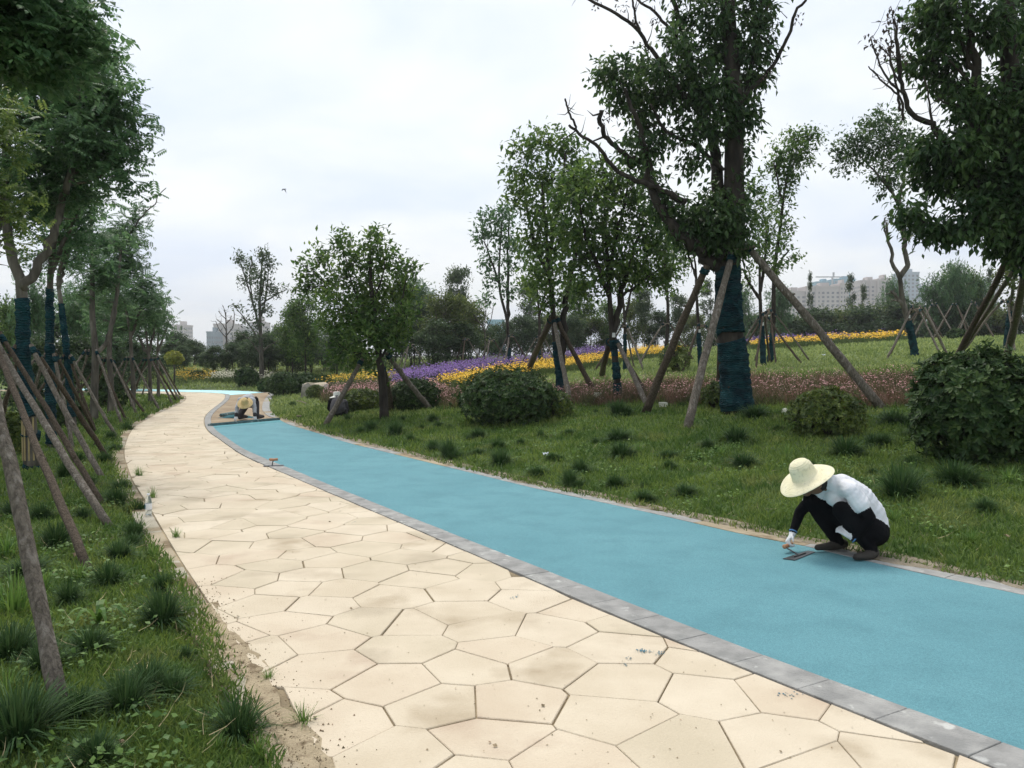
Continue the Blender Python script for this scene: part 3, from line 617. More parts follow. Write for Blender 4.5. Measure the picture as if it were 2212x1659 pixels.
for (fx, fy, tx, ty, dk) in [(704, 917, 783, 775, 0), (932, 886, 834, 762, 0), (845, 890, 826, 790, 1)]:
    f_ = onland(fx, fy); P_.append((f_, at(tx, ty, Yo + .1), 5.5 / mpx(f_[1]), dk))
make_props('three poles propping the round broad-crowned tree beside the white-hatted person', P_, None, 33)

# --- a row of wrapped trees in the flower meadow: (base px, trunk points, crown clumps, leaf kind ...)
def meadow_tree(label, bp, tr, limbs, cl, leafm, seed, tw, wrapy=None, size=.13, tripod_h=None, dens=3.1, tagy=None, pw=None, group=None, a0=.3, tmpl=T_LEAF, droop=.3, Y=None, bark='bark_dark', dl=.0):
    b = onland(*bp) if Y is None else landat(bp[0], Y); Y = b[1]; s = mpx(Y)
    T_ = [b] + L3(tr, Y, dl)
    lb = [(L3(l[0], Y, l[1]), l[2] / s, l[3] / s) for l in limbs]
    c_ = [cpx(px, py, rx, ry, Y + np.sin(px * .5 + py * .31) * (rx / s) * .9, int(n * dens), rd=(rx + ry) * .6) for (px, py, rx, ry, n) in cl]
    wr = None
    if wrapy: wr = [(at(0, a, Y)[2], at(0, z_, Y)[2]) for a, z_ in wrapy]
    o = make_tree('park_tree', label, b, T_, tw / s, tw * .35 / s, lb, c_, leafm, M[bark], seed, wrap=wr, size=size, droop=droop, per=9, tags=at(0, tagy, Y)[2] if tagy else None, group=group, tmpl=tmpl)
    return o, b, Y, s
o, b1, Y1, s1 = meadow_tree('tree with two leaning dark stems and long tripod props behind the round dark bush', (1211, 856), [(1207, 800), (1200, 740), (1196, 690), (1190, 620), (1183, 560), (1178, 480), (1170, 400)],
    [([(1208, 790), (1216, 740), (1222, 680), (1226, 620), (1240, 560), (1255, 480)], .3, 9, 3), ([(1188, 600), (1160, 540), (1140, 460), (1130, 380)], .4, 5, 2), ([(1183, 560), (1200, 480), (1215, 400), (1220, 330)], -.3, 5, 2)],
    [(1130, 320, 30, 30, 70), (1160, 300, 26, 24, 60), (1205, 310, 36, 28, 90), (1240, 330, 26, 26, 60), (1115, 370, 28, 26, 60), (1150, 380, 36, 34, 110), (1200, 380, 40, 34, 120), (1250, 390, 34, 34, 100), (1110, 420, 20, 20, 40), (1150, 450, 36, 34, 110), (1205, 450, 40, 36, 130), (1180, 520, 44, 36, 140), (1140, 520, 26, 30, 70), (1230, 520, 30, 36, 90), (1190, 590, 40, 30, 110), (1150, 600, 26, 26, 60), (1215, 640, 26, 20, 50), (1175, 650, 26, 20, 50)],
    M['leafC'], 21, 6.8, [(852, 735)], size=.16)
P_ = []
for (fx, fy, tx, ty, dk) in [(1137, 810, 1192, 688, 1), (1233, 874, 1196, 690, 0), (1288, 852, 1200, 684, 1)]:
    f_ = onland(fx, fy); P_.append((f_, at(tx, ty, Y1), 5.5 / mpx(f_[1]), dk))
make_props('tripod of long poles round the tree with two leaning stems', P_, None, 41)
o, b2, Y2, s2 = meadow_tree('wide dense green tree with a forked dark trunk and a paper tag', (1335, 868), [(1332, 810), (1326, 750), (1322, 715), (1318, 660), (1314, 600), (1310, 520), (1305, 440)],
    [([(1324, 735), (1336, 670), (1346, 613), (1366, 550), (1390, 480)], .2, 8, 3), ([(1316, 640), (1290, 570), (1262, 500), (1250, 430)], -.3, 6, 2), ([(1314, 600), (1330, 520), (1350, 440), (1355, 390)], .3, 6, 2), ([(1340, 640), (1400, 600), (1440, 570)], .3, 4, 1.5)],
    [(1235, 390, 34, 28, 90), (1280, 370, 36, 26, 100), (1325, 380, 30, 26, 90), (1225, 440, 36, 34, 120), (1275, 430, 44, 36, 170), (1330, 430, 38, 32, 130), (1370, 410, 30, 30, 90), (1395, 450, 36, 32, 110), (1230, 500, 36, 32, 120), (1285, 500, 46, 36, 180), (1345, 490, 42, 34, 150), (1410, 500, 36, 34, 120), (1240, 560, 34, 28, 100), (1300, 560, 44, 32, 150), (1365, 550, 42, 32, 140), (1425, 540, 34, 30, 100), (1275, 610, 36, 24, 90), (1330, 600, 34, 22, 80), (1400, 590, 40, 24, 100), (1445, 590, 24, 20, 50), (1260, 640, 24, 16, 40)],
    M['leafC'], 22, 7.2, [(866, 826), (818, 780), (770, 735)], size=.15, tagy=724)
P_ = []
for (fx, fy, tx, ty, dk) in [(1398, 877, 1330, 733, 0), (1402, 860, 1333, 738, 1), (1300, 812, 1318, 738, 1)]:
    f_ = onland(fx, fy); P_.append((f_, at(tx, ty, Y2), 5.5 / mpx(f_[1]), dk))
make_props('poles propping the wide tree with the forked dark trunk', P_, None, 42)
for (lab, bp, tr, lims, cl, lm, sd, tw, wy, sz, tg, ph) in [
    ('slender tree with thin tiered crown standing in the yellow flowers', (1102, 800), [(1098, 740), (1095, 690), (1082, 640), (1078, 600), (1080, 540), (1085, 480)], [([(1096, 690), (1098, 620), (1097, 540), (1100, 470)], .3, 4, 1.5), ([(1080, 620), (1060, 560), (1045, 520)], -.3, 3, 1.2)],
     [(1060, 470, 26, 20, 80), (1095, 460, 26, 22, 90), (1045, 510, 20, 18, 60), (1080, 510, 26, 22, 80), (1110, 520, 18, 24, 60), (1055, 560, 18, 18, 50), (1100, 570, 22, 22, 60), (1065, 610, 18, 14, 40), (1100, 630, 18, 14, 40), (1050, 645, 16, 10, 26)], 'leafA', 23, 3.8, [(798, 752)], .22, None, 1.6),
    ('thin wrapped tree in the yellow flowers between two tripods', (1167, 800), [(1166, 740), (1165, 690), (1160, 620), (1158, 560)], [([(1165, 680), (1180, 620), (1190, 560)], .3, 3, 1.2)], [(1150, 560, 22, 22, 50), (1180, 550, 22, 24, 50), (1160, 600, 26, 22, 60), (1185, 620, 18, 16, 30), (1145, 640, 14, 14, 20)], 'leafC', 24, 3.4, [(796, 750)], .22, None, 1.5),
    ('tree with a pole frame behind the forked dark trunk', (1350, 800), [(1350, 740), (1349, 690), (1345, 620), (1350, 540)], [([(1349, 690), (1365, 620), (1378, 560)], .3, 3, 1.2)], [(1340, 600, 22, 20, 50), (1370, 580, 24, 22, 60), (1390, 610, 18, 18, 36)], 'leafC', 25, 3.4, [(798, 720)], .2, None, 1.6),
    ('bare-stemmed tree with thin crown left of the tall netted tree', (1439, 782), [(1441, 730), (1443, 680), (1441, 630), (1436, 570), (1440, 500)], [([(1442, 640), (1425, 590), (1415, 540)], .3, 3, 1.2), ([(1441, 620), (1455, 560), (1462, 510)], -.3, 3, 1.2)], [(1420, 530, 22, 22, 70), (1455, 520, 24, 26, 80), (1430, 580, 24, 20, 70), (1462, 585, 18, 22, 50), (1445, 630, 16, 18, 40), (1480, 560, 14, 16, 30)], 'leafC', 26, 4.2, [(780, 745)], .18, None, 1.7),
    ('tree with tagged blue wrapped trunk half hidden left of the tall netted tree', (1514, 797), [(1510, 740), (1507, 680), (1504, 620), (1502, 570), (1490, 520)], [([(1504, 600), (1490, 560), (1480, 530)], -.2, 3, 1.5)], [(1485, 500, 26, 22, 70), (1470, 545, 18, 18, 40), (1510, 480, 24, 24, 60), (1508, 620, 12, 16, 16)], 'leafC', 27, 4.2, [(795, 712)], .17, 715, 1.5),
    ('tree with tagged blue trunk and spreading limbs right of the netted tree', (1649, 790), [(1647, 740), (1644, 690), (1642, 640), (1641, 580), (1640, 520)], [([(1643, 650), (1618, 610), (1604, 580)], -.2, 4, 1.5), ([(1642, 630), (1652, 570), (1655, 500)], .2, 4, 1.5)], [(1625, 540, 22, 24, 70), (1655, 520, 24, 26, 80), (1640, 470, 26, 26, 90), (1620, 600, 16, 14, 30), (1665, 570, 16, 18, 40), (1618, 430, 16, 26, 50), (1640, 400, 20, 22, 50)], 'leafC', 28, 5, [(788, 690)], .16, 700, 1.65),
    ('tall tree with a swept top leaning right above the flat white buildings', (1663, 783), [(1668, 730), (1671, 680), (1671, 640), (1674, 570), (1686, 490), (1692, 430), (1705, 360), (1716, 300)], [([(1673, 600), (1690, 560), (1705, 540)], .2, 3.5, 1.5), ([(1690, 440), (1680, 390), (1672, 350)], -.2, 3, 1.2), ([(1700, 380), (1730, 330), (1755, 295)], .3, 3, 1.2)], [(1712, 300, 22, 16, 80), (1750, 290, 24, 14, 80), (1690, 330, 24, 20, 90), (1730, 325, 26, 18, 90), (1675, 360, 22, 18, 80), (1712, 360, 24, 24, 100), (1745, 350, 16, 10, 30), (1700, 400, 18, 26, 80), (1680, 440, 22, 26, 80), (1665, 490, 18, 26, 70), (1700, 480, 16, 22, 50), (1690, 530, 18, 18, 50), (1715, 560, 14, 12, 30), (1675, 570, 14, 16, 30)], 'leafC', 29, 5, [(780, 720)], .15, None, 1.75),
    ('tree with S-curved forked trunk, tagged blue wrap and round crown', (1977, 770), [(1968, 720), (1958, 680), (1948, 640), (1943, 598), (1926, 568), (1928, 545), (1918, 520), (1915, 480)], [([(1943, 600), (1960, 572), (1955, 540), (1950, 500), (1940, 440), (1925, 410), (1905, 380)], .2, 6, 2.5), ([(1918, 520), (1910, 490), (1912, 470)], -.1, 2.5, 1.5), ([(1940, 450), (1950, 400), (1960, 350)], .3, 4, 1.5), ([(1930, 420), (1890, 370), (1860, 340)], -.2, 3, 1.2), ([(1950, 660), (1935, 640), (1925, 628)], .1, 4, 3)],
     [(1880, 270, 30, 22, 110), (1920, 255, 30, 20, 110), (1845, 300, 28, 24, 110), (1890, 310, 36, 26, 150), (1935, 300, 34, 28, 130), (1820, 330, 24, 18, 80), (1860, 340, 30, 20, 100), (1910, 350, 34, 24, 120), (1950, 350, 26, 28, 100), (1815, 365, 14, 8, 24), (1900, 390, 22, 14, 60), (1930, 390, 22, 16, 60), (1960, 300, 24, 24, 80), (1905, 415, 12, 10, 20)], 'leafB', 30, 6.8, [(768, 690)], .14, 684, 1.6),
    ('far tree with blue wrapped trunk at the right edge of the lawn', (2172, 760), [(2178, 700), (2185, 650), (2190, 600), (2192, 540)], [], [(2180, 610, 22, 16, 50), (2190, 640, 16, 14, 30), (2165, 590, 16, 14, 30), (2195, 580, 20, 16, 40)], 'leafE', 34, 5, [(758, 668)], .16, 652, 1.7)]:
    o, b_, Y_, s_ = meadow_tree(lab, bp, tr, lims, cl, M[lm], sd, tw, wy, size=sz, tagy=tg, dens=3.2, bark='bark' if sd in (30, 34) else 'bark_dark', Y=(27 if sd == 34 else None))
    tripod(b_, ph, ph * .72, 'pole frame of the ' + ' '.join(lab.replace('tree with a ', 'tree with ').split()[:11]), None, sd + 30, rad=.035, n=4 if sd in (28, 29, 30) else 3, a0=.2 + sd * .37, trunk_r=tw * .9 / s_)

# --- the avenue on the left: compound leaves
LG = 'avenue of propped trees along the left verge'
def avenue_tree(label, bx, by, h, crown, seed, r0, wrap=None, forks=None, size=.25, dens=3.0, leafm='leafA', Yv=None, trunkpts=None):
    b = onland(bx, by) if Yv is None else landat(bx, Yv); Y = b[1]; s = mpx(Y)
    T_ = [b] + L3(trunkpts, Y) if trunkpts else [b, b + [.02, 0, h * .3], b + [-.03, .05, h * .6], b + [.06, 0, h * .95]]
    sh = 16 if 51 < seed < 59 else 0
    c_ = [cpx(px - sh, py, max(rx - .2 * s, rx * .45), max(ry - .05 * s, ry * .6), Y + dy, int(n * dens), rd=(rx + ry) * .6) for (px, py, rx, ry, n, dy) in crown]
    lb = [(L3(f[0], Y, f[1]), f[2], f[3]) for f in (forks or [])]
    wr = [(at(0, a, Y)[2], at(0, z_, Y)[2]) for a, z_ in wrap] if wrap else None
    o = make_tree('avenue_tree', label, b, T_, r0, r0 * .4, lb, c_, [M[leafm], M['leafA2']], M['bark'], seed, wrap=wr, tmpl=T_PIN, size=size, per=4, droop=.12, flat=.8, twig=.005, group=LG)
    return o, b, Y
AV = []
AV.append(avenue_tree('blue wrapped avenue tree with a V fork, nearest full trunk on the left', 68, 1012, 0, [(120, 180, 60, 30, 80, 0), (190, 130, 46, 26, 60, .3), (215, 180, 34, 20, 40, -.2), (150, 240, 60, 34, 90, .4), (225, 225, 36, 20, 40, 0), (250, 262, 44, 22, 50, .2), (175, 300, 60, 34, 90, -.4), (255, 310, 46, 20, 50, 0), (120, 330, 50, 40, 80, .5), (215, 350, 46, 24, 50, .3), (250, 385, 26, 14, 24, -.2), (60, 260, 50, 40, 70, .4), (80, 400, 46, 36, 60, .6), (160, 400, 50, 34, 60, .5), (30, 340, 40, 40, 60, -.3), (20, 460, 30, 24, 26, .3), (110, 450, 34, 20, 26, .6), (100, 90, 60, 30, 60, .2), (150, 60, 46, 30, 50, .3)], 51, .085, wrap=[(905, 642), (1012, 995)],
    trunkpts=[(63, 900), (52, 780), (49, 680), (47, 620), (40, 590), (25, 556), (14, 480), (10, 380), (20, 260), (30, 150), (40, 60)], forks=[([(50, 625), (62, 608), (93, 556), (118, 500), (130, 455), (143, 410), (174, 352), (190, 260), (200, 180)], .3, .07, .025), ([(143, 410), (160, 330), (170, 240), (165, 120)], -.2, .05, .02), ([(174, 352), (220, 290), (258, 215), (266, 195)], .2, .035, .014), ([(160, 400), (220, 380), (240, 340), (246, 330)], .1, .02, .012)]))
AV.append(avenue_tree('second blue wrapped avenue tree, straight trunk, from the left', 112, 966, 0, [(118, 560, 26, 14, 20, 0), (150, 505, 36, 22, 40, .3), (120, 440, 50, 36, 80, .4), (165, 430, 36, 28, 50, -.3), (170, 360, 50, 30, 70, .6), (175, 475, 26, 16, 24, .2)], 52, .068, wrap=[(905, 620), (960, 925)], trunkpts=[(110, 900), (108, 760), (108, 620), (112, 560), (122, 480), (130, 400), (135, 330)], forks=[([(110, 590), (140, 520), (170, 450), (185, 380)], .3, .045, .02)]))
AV.append(avenue_tree('third blue wrapped avenue tree with a leaning trunk from the left', 160, 936, 0, [(170, 530, 36, 26, 50, .2), (200, 505, 28, 18, 30, 0), (190, 440, 40, 30, 60, .4), (190, 565, 26, 14, 24, .4)], 53, .062, wrap=[(900, 655)], trunkpts=[(154, 880), (146, 780), (136, 690), (130, 640), (126, 600), (140, 540), (160, 470)], forks=[([(128, 620), (134, 590), (150, 540)], .2, .05, .02)]))
AV.append(avenue_tree('unwrapped tall straight avenue tree rising past the wrapped ones', 203, 908, 0, [(250, 520, 36, 22, 50, .4), (230, 570, 36, 22, 50, -.2), (225, 615, 30, 14, 30, .3), (185, 640, 22, 12, 20, 0), (250, 600, 30, 16, 36, .2)], 54, .088, trunkpts=[(204, 850), (206, 760), (200, 690), (199, 600), (198, 520), (197, 470)], forks=[([(206, 770), (228, 740), (244, 700), (252, 640), (256, 590), (262, 540)], .4, .06, .025)]))
AV.append(avenue_tree('avenue tree with a bare crooked twig rising from its crown', 238, 892, 0, [(270, 500, 30, 20, 50, 0), (300, 478, 22, 12, 26, .2), (315, 452, 16, 10, 18, .2), (260, 530, 36, 22, 60, .3), (300, 520, 28, 18, 40, -.2), (270, 570, 40, 20, 60, .3), (305, 560, 26, 14, 30, 0), (245, 600, 30, 18, 40, .4), (285, 590, 26, 14, 30, .2), (260, 650, 36, 20, 50, .4), (235, 690, 26, 18, 30, .4)], 55, .075, trunkpts=[(240, 840), (236, 760), (242, 690), (256, 620), (258, 570), (262, 520)], forks=[([(262, 545), (290, 490), (318, 455), (336, 440), (340, 425), (352, 412), (359, 406)], .1, .03, .010)]))
AV.append(avenue_tree('avenue tree with a forked trunk, sixth along the left verge', 287, 879, 0, [(300, 620, 36, 20, 60, 0), (330, 605, 26, 14, 36, .2), (280, 650, 40, 22, 60, .3), (330, 645, 34, 20, 50, -.2), (300, 690, 40, 20, 60, .4), (345, 680, 22, 14, 30, 0), (270, 710, 26, 14, 30, .3)], 56, .07, trunkpts=[(288, 830), (284, 770), (282, 730), (276, 690), (268, 650)], forks=[([(282, 740), (295, 690), (310, 640)], .2, .055, .02)]))
AV.append(avenue_tree('avenue tree with a flat layered crown, seventh along the left verge', 325, 869, 0, [(330, 630, 30, 14, 40, 0), (350, 650, 26, 14, 40, .2), (320, 670, 34, 18, 50, .3), (356, 690, 22, 14, 36, 0), (330, 700, 34, 18, 50, .3), (310, 720, 26, 14, 30, .3), (365, 720, 14, 10, 18, .3)], 57, .064, trunkpts=[(324, 820), (322, 775), (318, 740), (312, 690)], forks=[([(322, 760), (334, 710), (345, 670)], .2, .05, .02), ([(321, 765), (306, 740), (298, 725)], .2, .06, .03)]))
AV.append(avenue_tree('last avenue tree before the far bend', 342, 858, 0, [(350, 650, 26, 12, 36, 0), (365, 680, 20, 12, 30, 0), (345, 690, 30, 16, 40, .3), (365, 710, 16, 10, 20, .3), (340, 725, 26, 14, 30, .4)], 58, .058, trunkpts=[(342, 810), (340, 770), (342, 720), (345, 690)], forks=[([(340, 760), (356, 720), (366, 690)], .2, .05, .02)]))
# two nearer trees whose trunks stand just outside the picture
AV.append(avenue_tree('leafy tree overhanging the top left corner', -130, 0, 0, [(20, 60, 50, 34, 120, -.1), (70, 40, 44, 30, 110, 0), (40, 110, 46, 30, 110, .2), (90, 90, 26, 24, 50, .2), (-40, 80, 60, 60, 110, 0), (20, 0, 60, 40, 110, 0), (60, -60, 70, 50, 50, .3), (-60, -40, 80, 80, 60, -.3), (85, 130, 20, 12, 10, .3)], 59, .11, Yv=4.35, size=.17, trunkpts=[(-132, 1000), (-138, 700), (-130, 400), (-100, 150), (-60, -60), (-40, -200)], forks=[([(-120, 300), (-40, 160), (30, 70), (70, 20)], .2, .03, .012)]))
AV.append(avenue_tree('avenue tree left of the picture whose low branches hang in at the edge', -48, 0, 0, [(5, 430, 34, 30, 30, 0), (-5, 520, 26, 26, 20, 0), (-60, 400, 60, 60, 50, 0), (-20, 300, 50, 40, 40, 0), (-40, 200, 70, 60, 50, .3)], 60, .13, Yv=9.2, size=.22, leafm='leafA2', trunkpts=[(-46, 900), (-44, 760), (-46, 620), (-40, 480), (-36, 340), (-30, 200)], forks=[([(-45, 650), (-20, 540), (10, 440)], .1, .06, .02)]))
def av_props(label, idx, poles, seed, rad, extra=True, th=None):
    o, b, Y = AV[idx]; P_ = []
    for (fx, fy, tx, ty, dk) in poles:
        f_ = onland(fx, fy); tp = at(tx, ty, Y - .1 + .0 * fx); P_.append((f_, tp, rad, dk))
    if extra:
        h_ = P_[0][1][2] - b[2]
        for a in (2.6, 3.6):
            fx, fy = b[0] + math.cos(a) * h_ * .8, b[1] + math.sin(a) * h_ * .8 + .3
            P_.append(((fx, fy, float(terr(fx, fy))), np.array([b[0] + math.cos(a) * .15, b[1] + math.sin(a) * .15, b[2] + h_]), rad * .9, seed % 2))
    return make_props(label, P_, 'wooden props of the left avenue', seed, None, rad)
av_props('pale bark log leaning at the near left edge of the lawn', 8, [(128, 1518, -40, 728, 0)], 71, .036, False)
o, b, Y = AV[9]
make_props('three thick logs leaning left out of the picture, nearest the path', [(onland(192, 1232), np.array([b[0] + .15, b[1] - .1, 2.05]), .033, 1), (onland(233, 1134), np.array([b[0] + .12, b[1], 1.92]), .035, 0), (onland(222, 1092), np.array([b[0] + .15, b[1] + .15, 1.86]), .031, 1)], 'wooden props of the left avenue', 72)
av_props('grey log props of the nearest V forked blue wrapped tree', 0, [(220, 1030, 66, 745, 0), (231, 990, 72, 752, 1)], 73, .038)
av_props('props of the second blue wrapped avenue tree', 1, [(157, 972, 116, 764, 0), (205, 935, 120, 765, 1)], 74, .032)
av_props('props of the third blue wrapped avenue tree', 2, [(250, 942, 152, 766, 0), (207, 935, 150, 770, 1)], 75, .032)
av_props('props of the tall straight unwrapped avenue tree', 3, [(262, 914, 207, 755, 0), (272, 906, 209, 760, 1)], 76, .032)
av_props('props of the avenue tree with the bare twig', 4, [(295, 894, 238, 772, 0), (313, 892, 242, 775, 1)], 77, .032)
av_props('props of the sixth avenue tree', 5, [(344, 884, 285, 770, 0), (338, 878, 286, 774, 1)], 78, .032)
av_props('props of the seventh avenue tree', 6, [(373, 873, 323, 772, 0), (382, 866, 325, 772, 1)], 79, .032)
av_props('props of the last avenue tree before the bend', 7, [(387, 863, 338, 772, 0), (391, 857, 340, 770, 1)], 80, .032)
# bamboo splints at the foot of the nearest wrapped trunk
o, b, Y = AV[0]
for k in range(4):
    a = -2.4 + k * .55; p = b + [math.cos(a) * .105, math.sin(a) * .105, 0]
    link('splint', MB().box(p + [0, 0, .42], (.011, .004, .30)).mesh('splint', M['bamboo'], b), o)
link('strap', wrapmesh(np.array([b, b + [0, 0, 1.0]]), np.array([.105, .105]), b[2] + .42, b[2] + .5, np.random.default_rng(3)).mesh('strap', M['wrap'], b, True), o)

# ------------------------------------------------------------------ background trees: a few kinds, copied
def kind_tree(name, seed, h, crown0, cr, nclump, leafn, size, leafm, multi=1, tmpl=T_DIAM, shape='round', bark='bark', r0=.09, per=6):
    """one tree of height h at the origin, kept as a Empty with trunk and crown"""
    rng = np.random.default_rng(seed); o = thing(name, (0, 0, 0), 'tree', 'tree'); tb = MB(); cb_ = MB(); tops = []
    for m in range(multi):
        a = rng.uniform(0, 6.28); l = cr * .45 * (m > 0 or multi > 1)
        P = [np.array([math.cos(a) * .1 * m, math.sin(a) * .1 * m, -.1]), np.array([math.cos(a) * l * .3, math.sin(a) * l * .3, h * .3]), np.array([math.cos(a) * l * .7 + rng.normal(0, .05) * h * .3, math.sin(a) * l * .7, h * .6]), np.array([math.cos(a) * l, math.sin(a) * l, h * .93])]
        C_ = curve(P, 10); tb.tube(C_, np.linspace(r0, r0 * .2, 10) / (1 + .4 * (multi > 1)), 6); tops.append(C_)
    allp = np.concatenate(tops)
    for k in range(nclump):
        t = rng.random() ** .8; z = crown0 + (h - crown0) * t
        if shape == 'round': rr = cr * math.sqrt(max(.05, 1 - (2 * t - .85) ** 2 / 1.4))
        elif shape == 'column': rr = cr * (1 - .55 * t)
        elif shape == 'flat': rr = cr * (.35 + .65 * t)
        a = rng.uniform(0, 6.28); q = rr * math.sqrt(rng.random()) * .85
        c = np.array([math.cos(a) * q, math.sin(a) * q, z])
        an = allp[np.argmin(np.linalg.norm(allp - c + [0, 0, cr * .4], axis=1))]
        mid = (an + c) / 2 + [0, 0, -.05 * cr]
        tb.tube([an, mid, c], [r0 * .3, r0 * .2, r0 * .08], 4, False)
        r_ = cr * rng.uniform(.24, .40) * (1.0 if shape != 'column' else .75)
        clump_leaves(cb_, tb, c, (r_, r_, r_ * (.7 if shape != 'flat' else .45)), leafn, size, rng, tmpl, per, .2, an, 0, r0 * .06, twigs=True)
    link('trunk', tb.mesh('trunk', M[bark], smooth=True), o); link('crown', cb_.mesh('crown', M[leafm]), o)
    o['h'] = h
    return o
KT = {'dark': kind_tree('bg_tree', 101, 5, .9, 1.9, 33, 204, .20, 'leafD', 3, bark='bark_dark', r0=.07),
      'dark2': kind_tree('bg_tree', 102, 4, .8, 1.7, 31, 187, .20, 'leafD', 4, bark='bark_dark', r0=.06),
      'green': kind_tree('bg_tree', 103, 6, 1.6, 1.9, 33, 187, .22, 'leafC', 1, bark='bark_dark', r0=.09),
      'olive': kind_tree('bg_tree', 104, 5, 1.1, 2.1, 33, 204, .20, 'leafE', 4, bark='bark', r0=.07),
      'flat': kind_tree('bg_tree', 105, 7, 3.2, 2.0, 28, 153, .24, 'leafF', 2, shape='flat', r0=.09),
      'column': kind_tree('bg_tree', 106, 8, 2.0, 1.1, 31, 102, .2, 'leafF', 2, shape='column', r0=.08),
      'pin': kind_tree('bg_tree', 107, 7, 2.6, 1.9, 26, 57, .45, 'leafA', 2, tmpl=T_PIN, r0=.1, per=4)}
used = {}
def bgtree(kind, px, Y, top, label, group, name='background_tree', wx=1.0, seed=0, wrap=False):
    src = KT[kind]; b = landat(px, Y); zt = at(px, top, Y)[2]; k = (zt - b[2]) / src['h']
    if kind in used: o = copy_tree(src)
    else: o = src; used[kind] = 1
    o.name = name; o.location = b; o.rotation_euler = (0, 0, (px * 1.7 + Y * 2.3 + seed) % 6.28); o.scale = (k * wx, k * wx, k)
    o['label'] = label; o['category'] = 'tree'; o['group'] = group
    return o
gA = 'dark trees massed beyond the far bend'; lA = 'bushy dark green tree in the thicket beyond the far bend'
for k, (px, Y, top) in enumerate([(350, 46, 770), (372, 50, 740), (395, 47, 752), (418, 52, 738), (440, 48, 765), (462, 46, 752), (484, 50, 758), (505, 46, 748), (528, 49, 742), (548, 45, 735), (575, 44, 728), (598, 46, 745), (622, 44, 735), (648, 47, 742), (672, 44, 730), (700, 46, 735), (726, 43, 730), (752, 46, 738), (430, 60, 745), (520, 60, 722), (600, 58, 715), (660, 58, 708), (720, 57, 712), (380, 62, 725)]):
    bgtree(('dark', 'dark2')[k % 2], px, Y, top, lA, gA, wx=1.15)
bgtree('green', 660, 40, 648, 'tall bushy green tree just left of the round broad-crowned tree', gA, wx=.85)
bgtree('green', 632, 43, 672, 'smaller green tree at the left flank of the tall bushy one', gA, wx=.9)
gB = 'trees behind the purple flowers'
for k, (kd, px, Y, top, wx) in enumerate([('flat', 985, 55, 585, .6), ('pin', 905, 48, 612, .8), ('pin', 870, 50, 604, .8), ('olive', 965, 44, 640, .95), ('olive', 1010, 46, 655, .9), ('dark', 930, 46, 660, 1.0), ('dark2', 1030, 50, 690, 1.2), ('dark', 890, 46, 665, 1.0), ('green', 780, 48, 640, .8), ('dark', 850, 44, 690, 1), ('dark2', 940, 42, 700, 1.1), ('dark2', 1000, 43, 705, 1.1)]):
    bgtree(kd, px, Y, top, {'flat': 'tall flat-topped pale tree behind the purple flowers', 'pin': 'feathery crowned tree behind the purple flowers', 'olive': 'yellowish green domed tree behind the purple flowers', 'dark': 'dark many-stemmed tree behind the purple flowers', 'dark2': 'low dark wide tree behind the purple flowers', 'green': 'green tree half hidden behind the round broad-crowned tree'}[kd], gB, wx=wx)
gC = 'trees beyond the yellow flower strip'
for k, (kd, px, Y, top, wx) in enumerate([('dark2', 1065, 56, 708, 1.0), ('dark2', 1095, 58, 700, 1.0), ('dark2', 1130, 56, 690, 1.0), ('dark', 1165, 58, 690, 1.0), ('column', 1135, 62, 610, .9), ('column', 1152, 64, 625, .9), ('olive', 1205, 57, 680, 1.0), ('dark', 1240, 56, 690, 1.0), ('olive', 1275, 58, 690, 1.1), ('green', 1250, 60, 610, .8), ('green', 1310, 58, 660, 1.0), ('flat', 1390, 52, 628, .7), ('olive', 1370, 54, 650, .9), ('dark2', 1420, 55, 680, 1.0), ('flat', 1465, 56, 640, .7), ('column', 1525, 66, 610, .9), ('olive', 1490, 58, 680, 1.0), ('dark', 1545, 56, 695, 1.0), ('pin', 1600, 60, 620, .6), ('pin', 1680, 62, 618, .6)]):
    bgtree(kd, px, Y, top, {'dark2': 'low dark hedge-like tree beyond the yellow flower strip', 'dark': 'dark round tree beyond the yellow flower strip', 'column': 'narrow upright tree beyond the yellow flower strip', 'green': 'green tree behind the wide forked tree', 'flat': 'flat-topped tree between the propped meadow trees', 'olive': 'olive tree between the propped meadow trees', 'pin': 'feathery tree beside the tall netted trunk'}[kd], gC, wx=wx)
gD = 'trees below the apartment blocks'
for k, (kd, px, Y, top, wx) in enumerate([('dark2', 1615, 66, 690, 1.3), ('olive', 1650, 70, 682, 1.3), ('dark2', 1690, 68, 688, 1.3), ('olive', 1730, 70, 690, 1.3), ('dark2', 1770, 68, 676, 1.3), ('olive', 1810, 70, 672, 1.3), ('dark2', 1850, 68, 674, 1.3), ('olive', 1890, 70, 668, 1.3), ('dark2', 1930, 66, 660, 1.2), ('olive', 1965, 68, 664, 1.2), ('dark', 1990, 66, 668, 1.1), ('column', 1748, 72, 595, .35), ('column', 1835, 74, 598, .55), ('column', 1862, 74, 622, .5), ('pin', 1925, 70, 606, .55), ('pin', 2020, 58, 598, .7), ('green', 2050, 60, 590, .55), ('pin', 2065, 58, 572, .6), ('green', 2090, 60, 596, .6), ('pin', 2110, 60, 600, .6), ('dark2', 2040, 58, 668, 1.1), ('dark2', 2080, 58, 665, 1.1), ('column', 2135, 62, 585, .4), ('dark2', 2120, 60, 668, 1.1), ('olive', 2160, 58, 672, 1.1), ('dark2', 2200, 58, 660, 1.1)]):
    bgtree(kd, px, Y, top, {'dark2': 'low dark tree in the hedge line below the apartment blocks', 'olive': 'low olive tree in the hedge line below the apartment blocks', 'column': 'thin spindly tree standing up in front of the buildings', 'pin': 'feathery tree at the far edge of the right lawn', 'green': 'bright green tree at the far edge of the right lawn', 'dark': 'dark round tree at the far edge of the right lawn'}[kd], gD, wx=wx)
gE = 'second row of trees behind the left avenue'
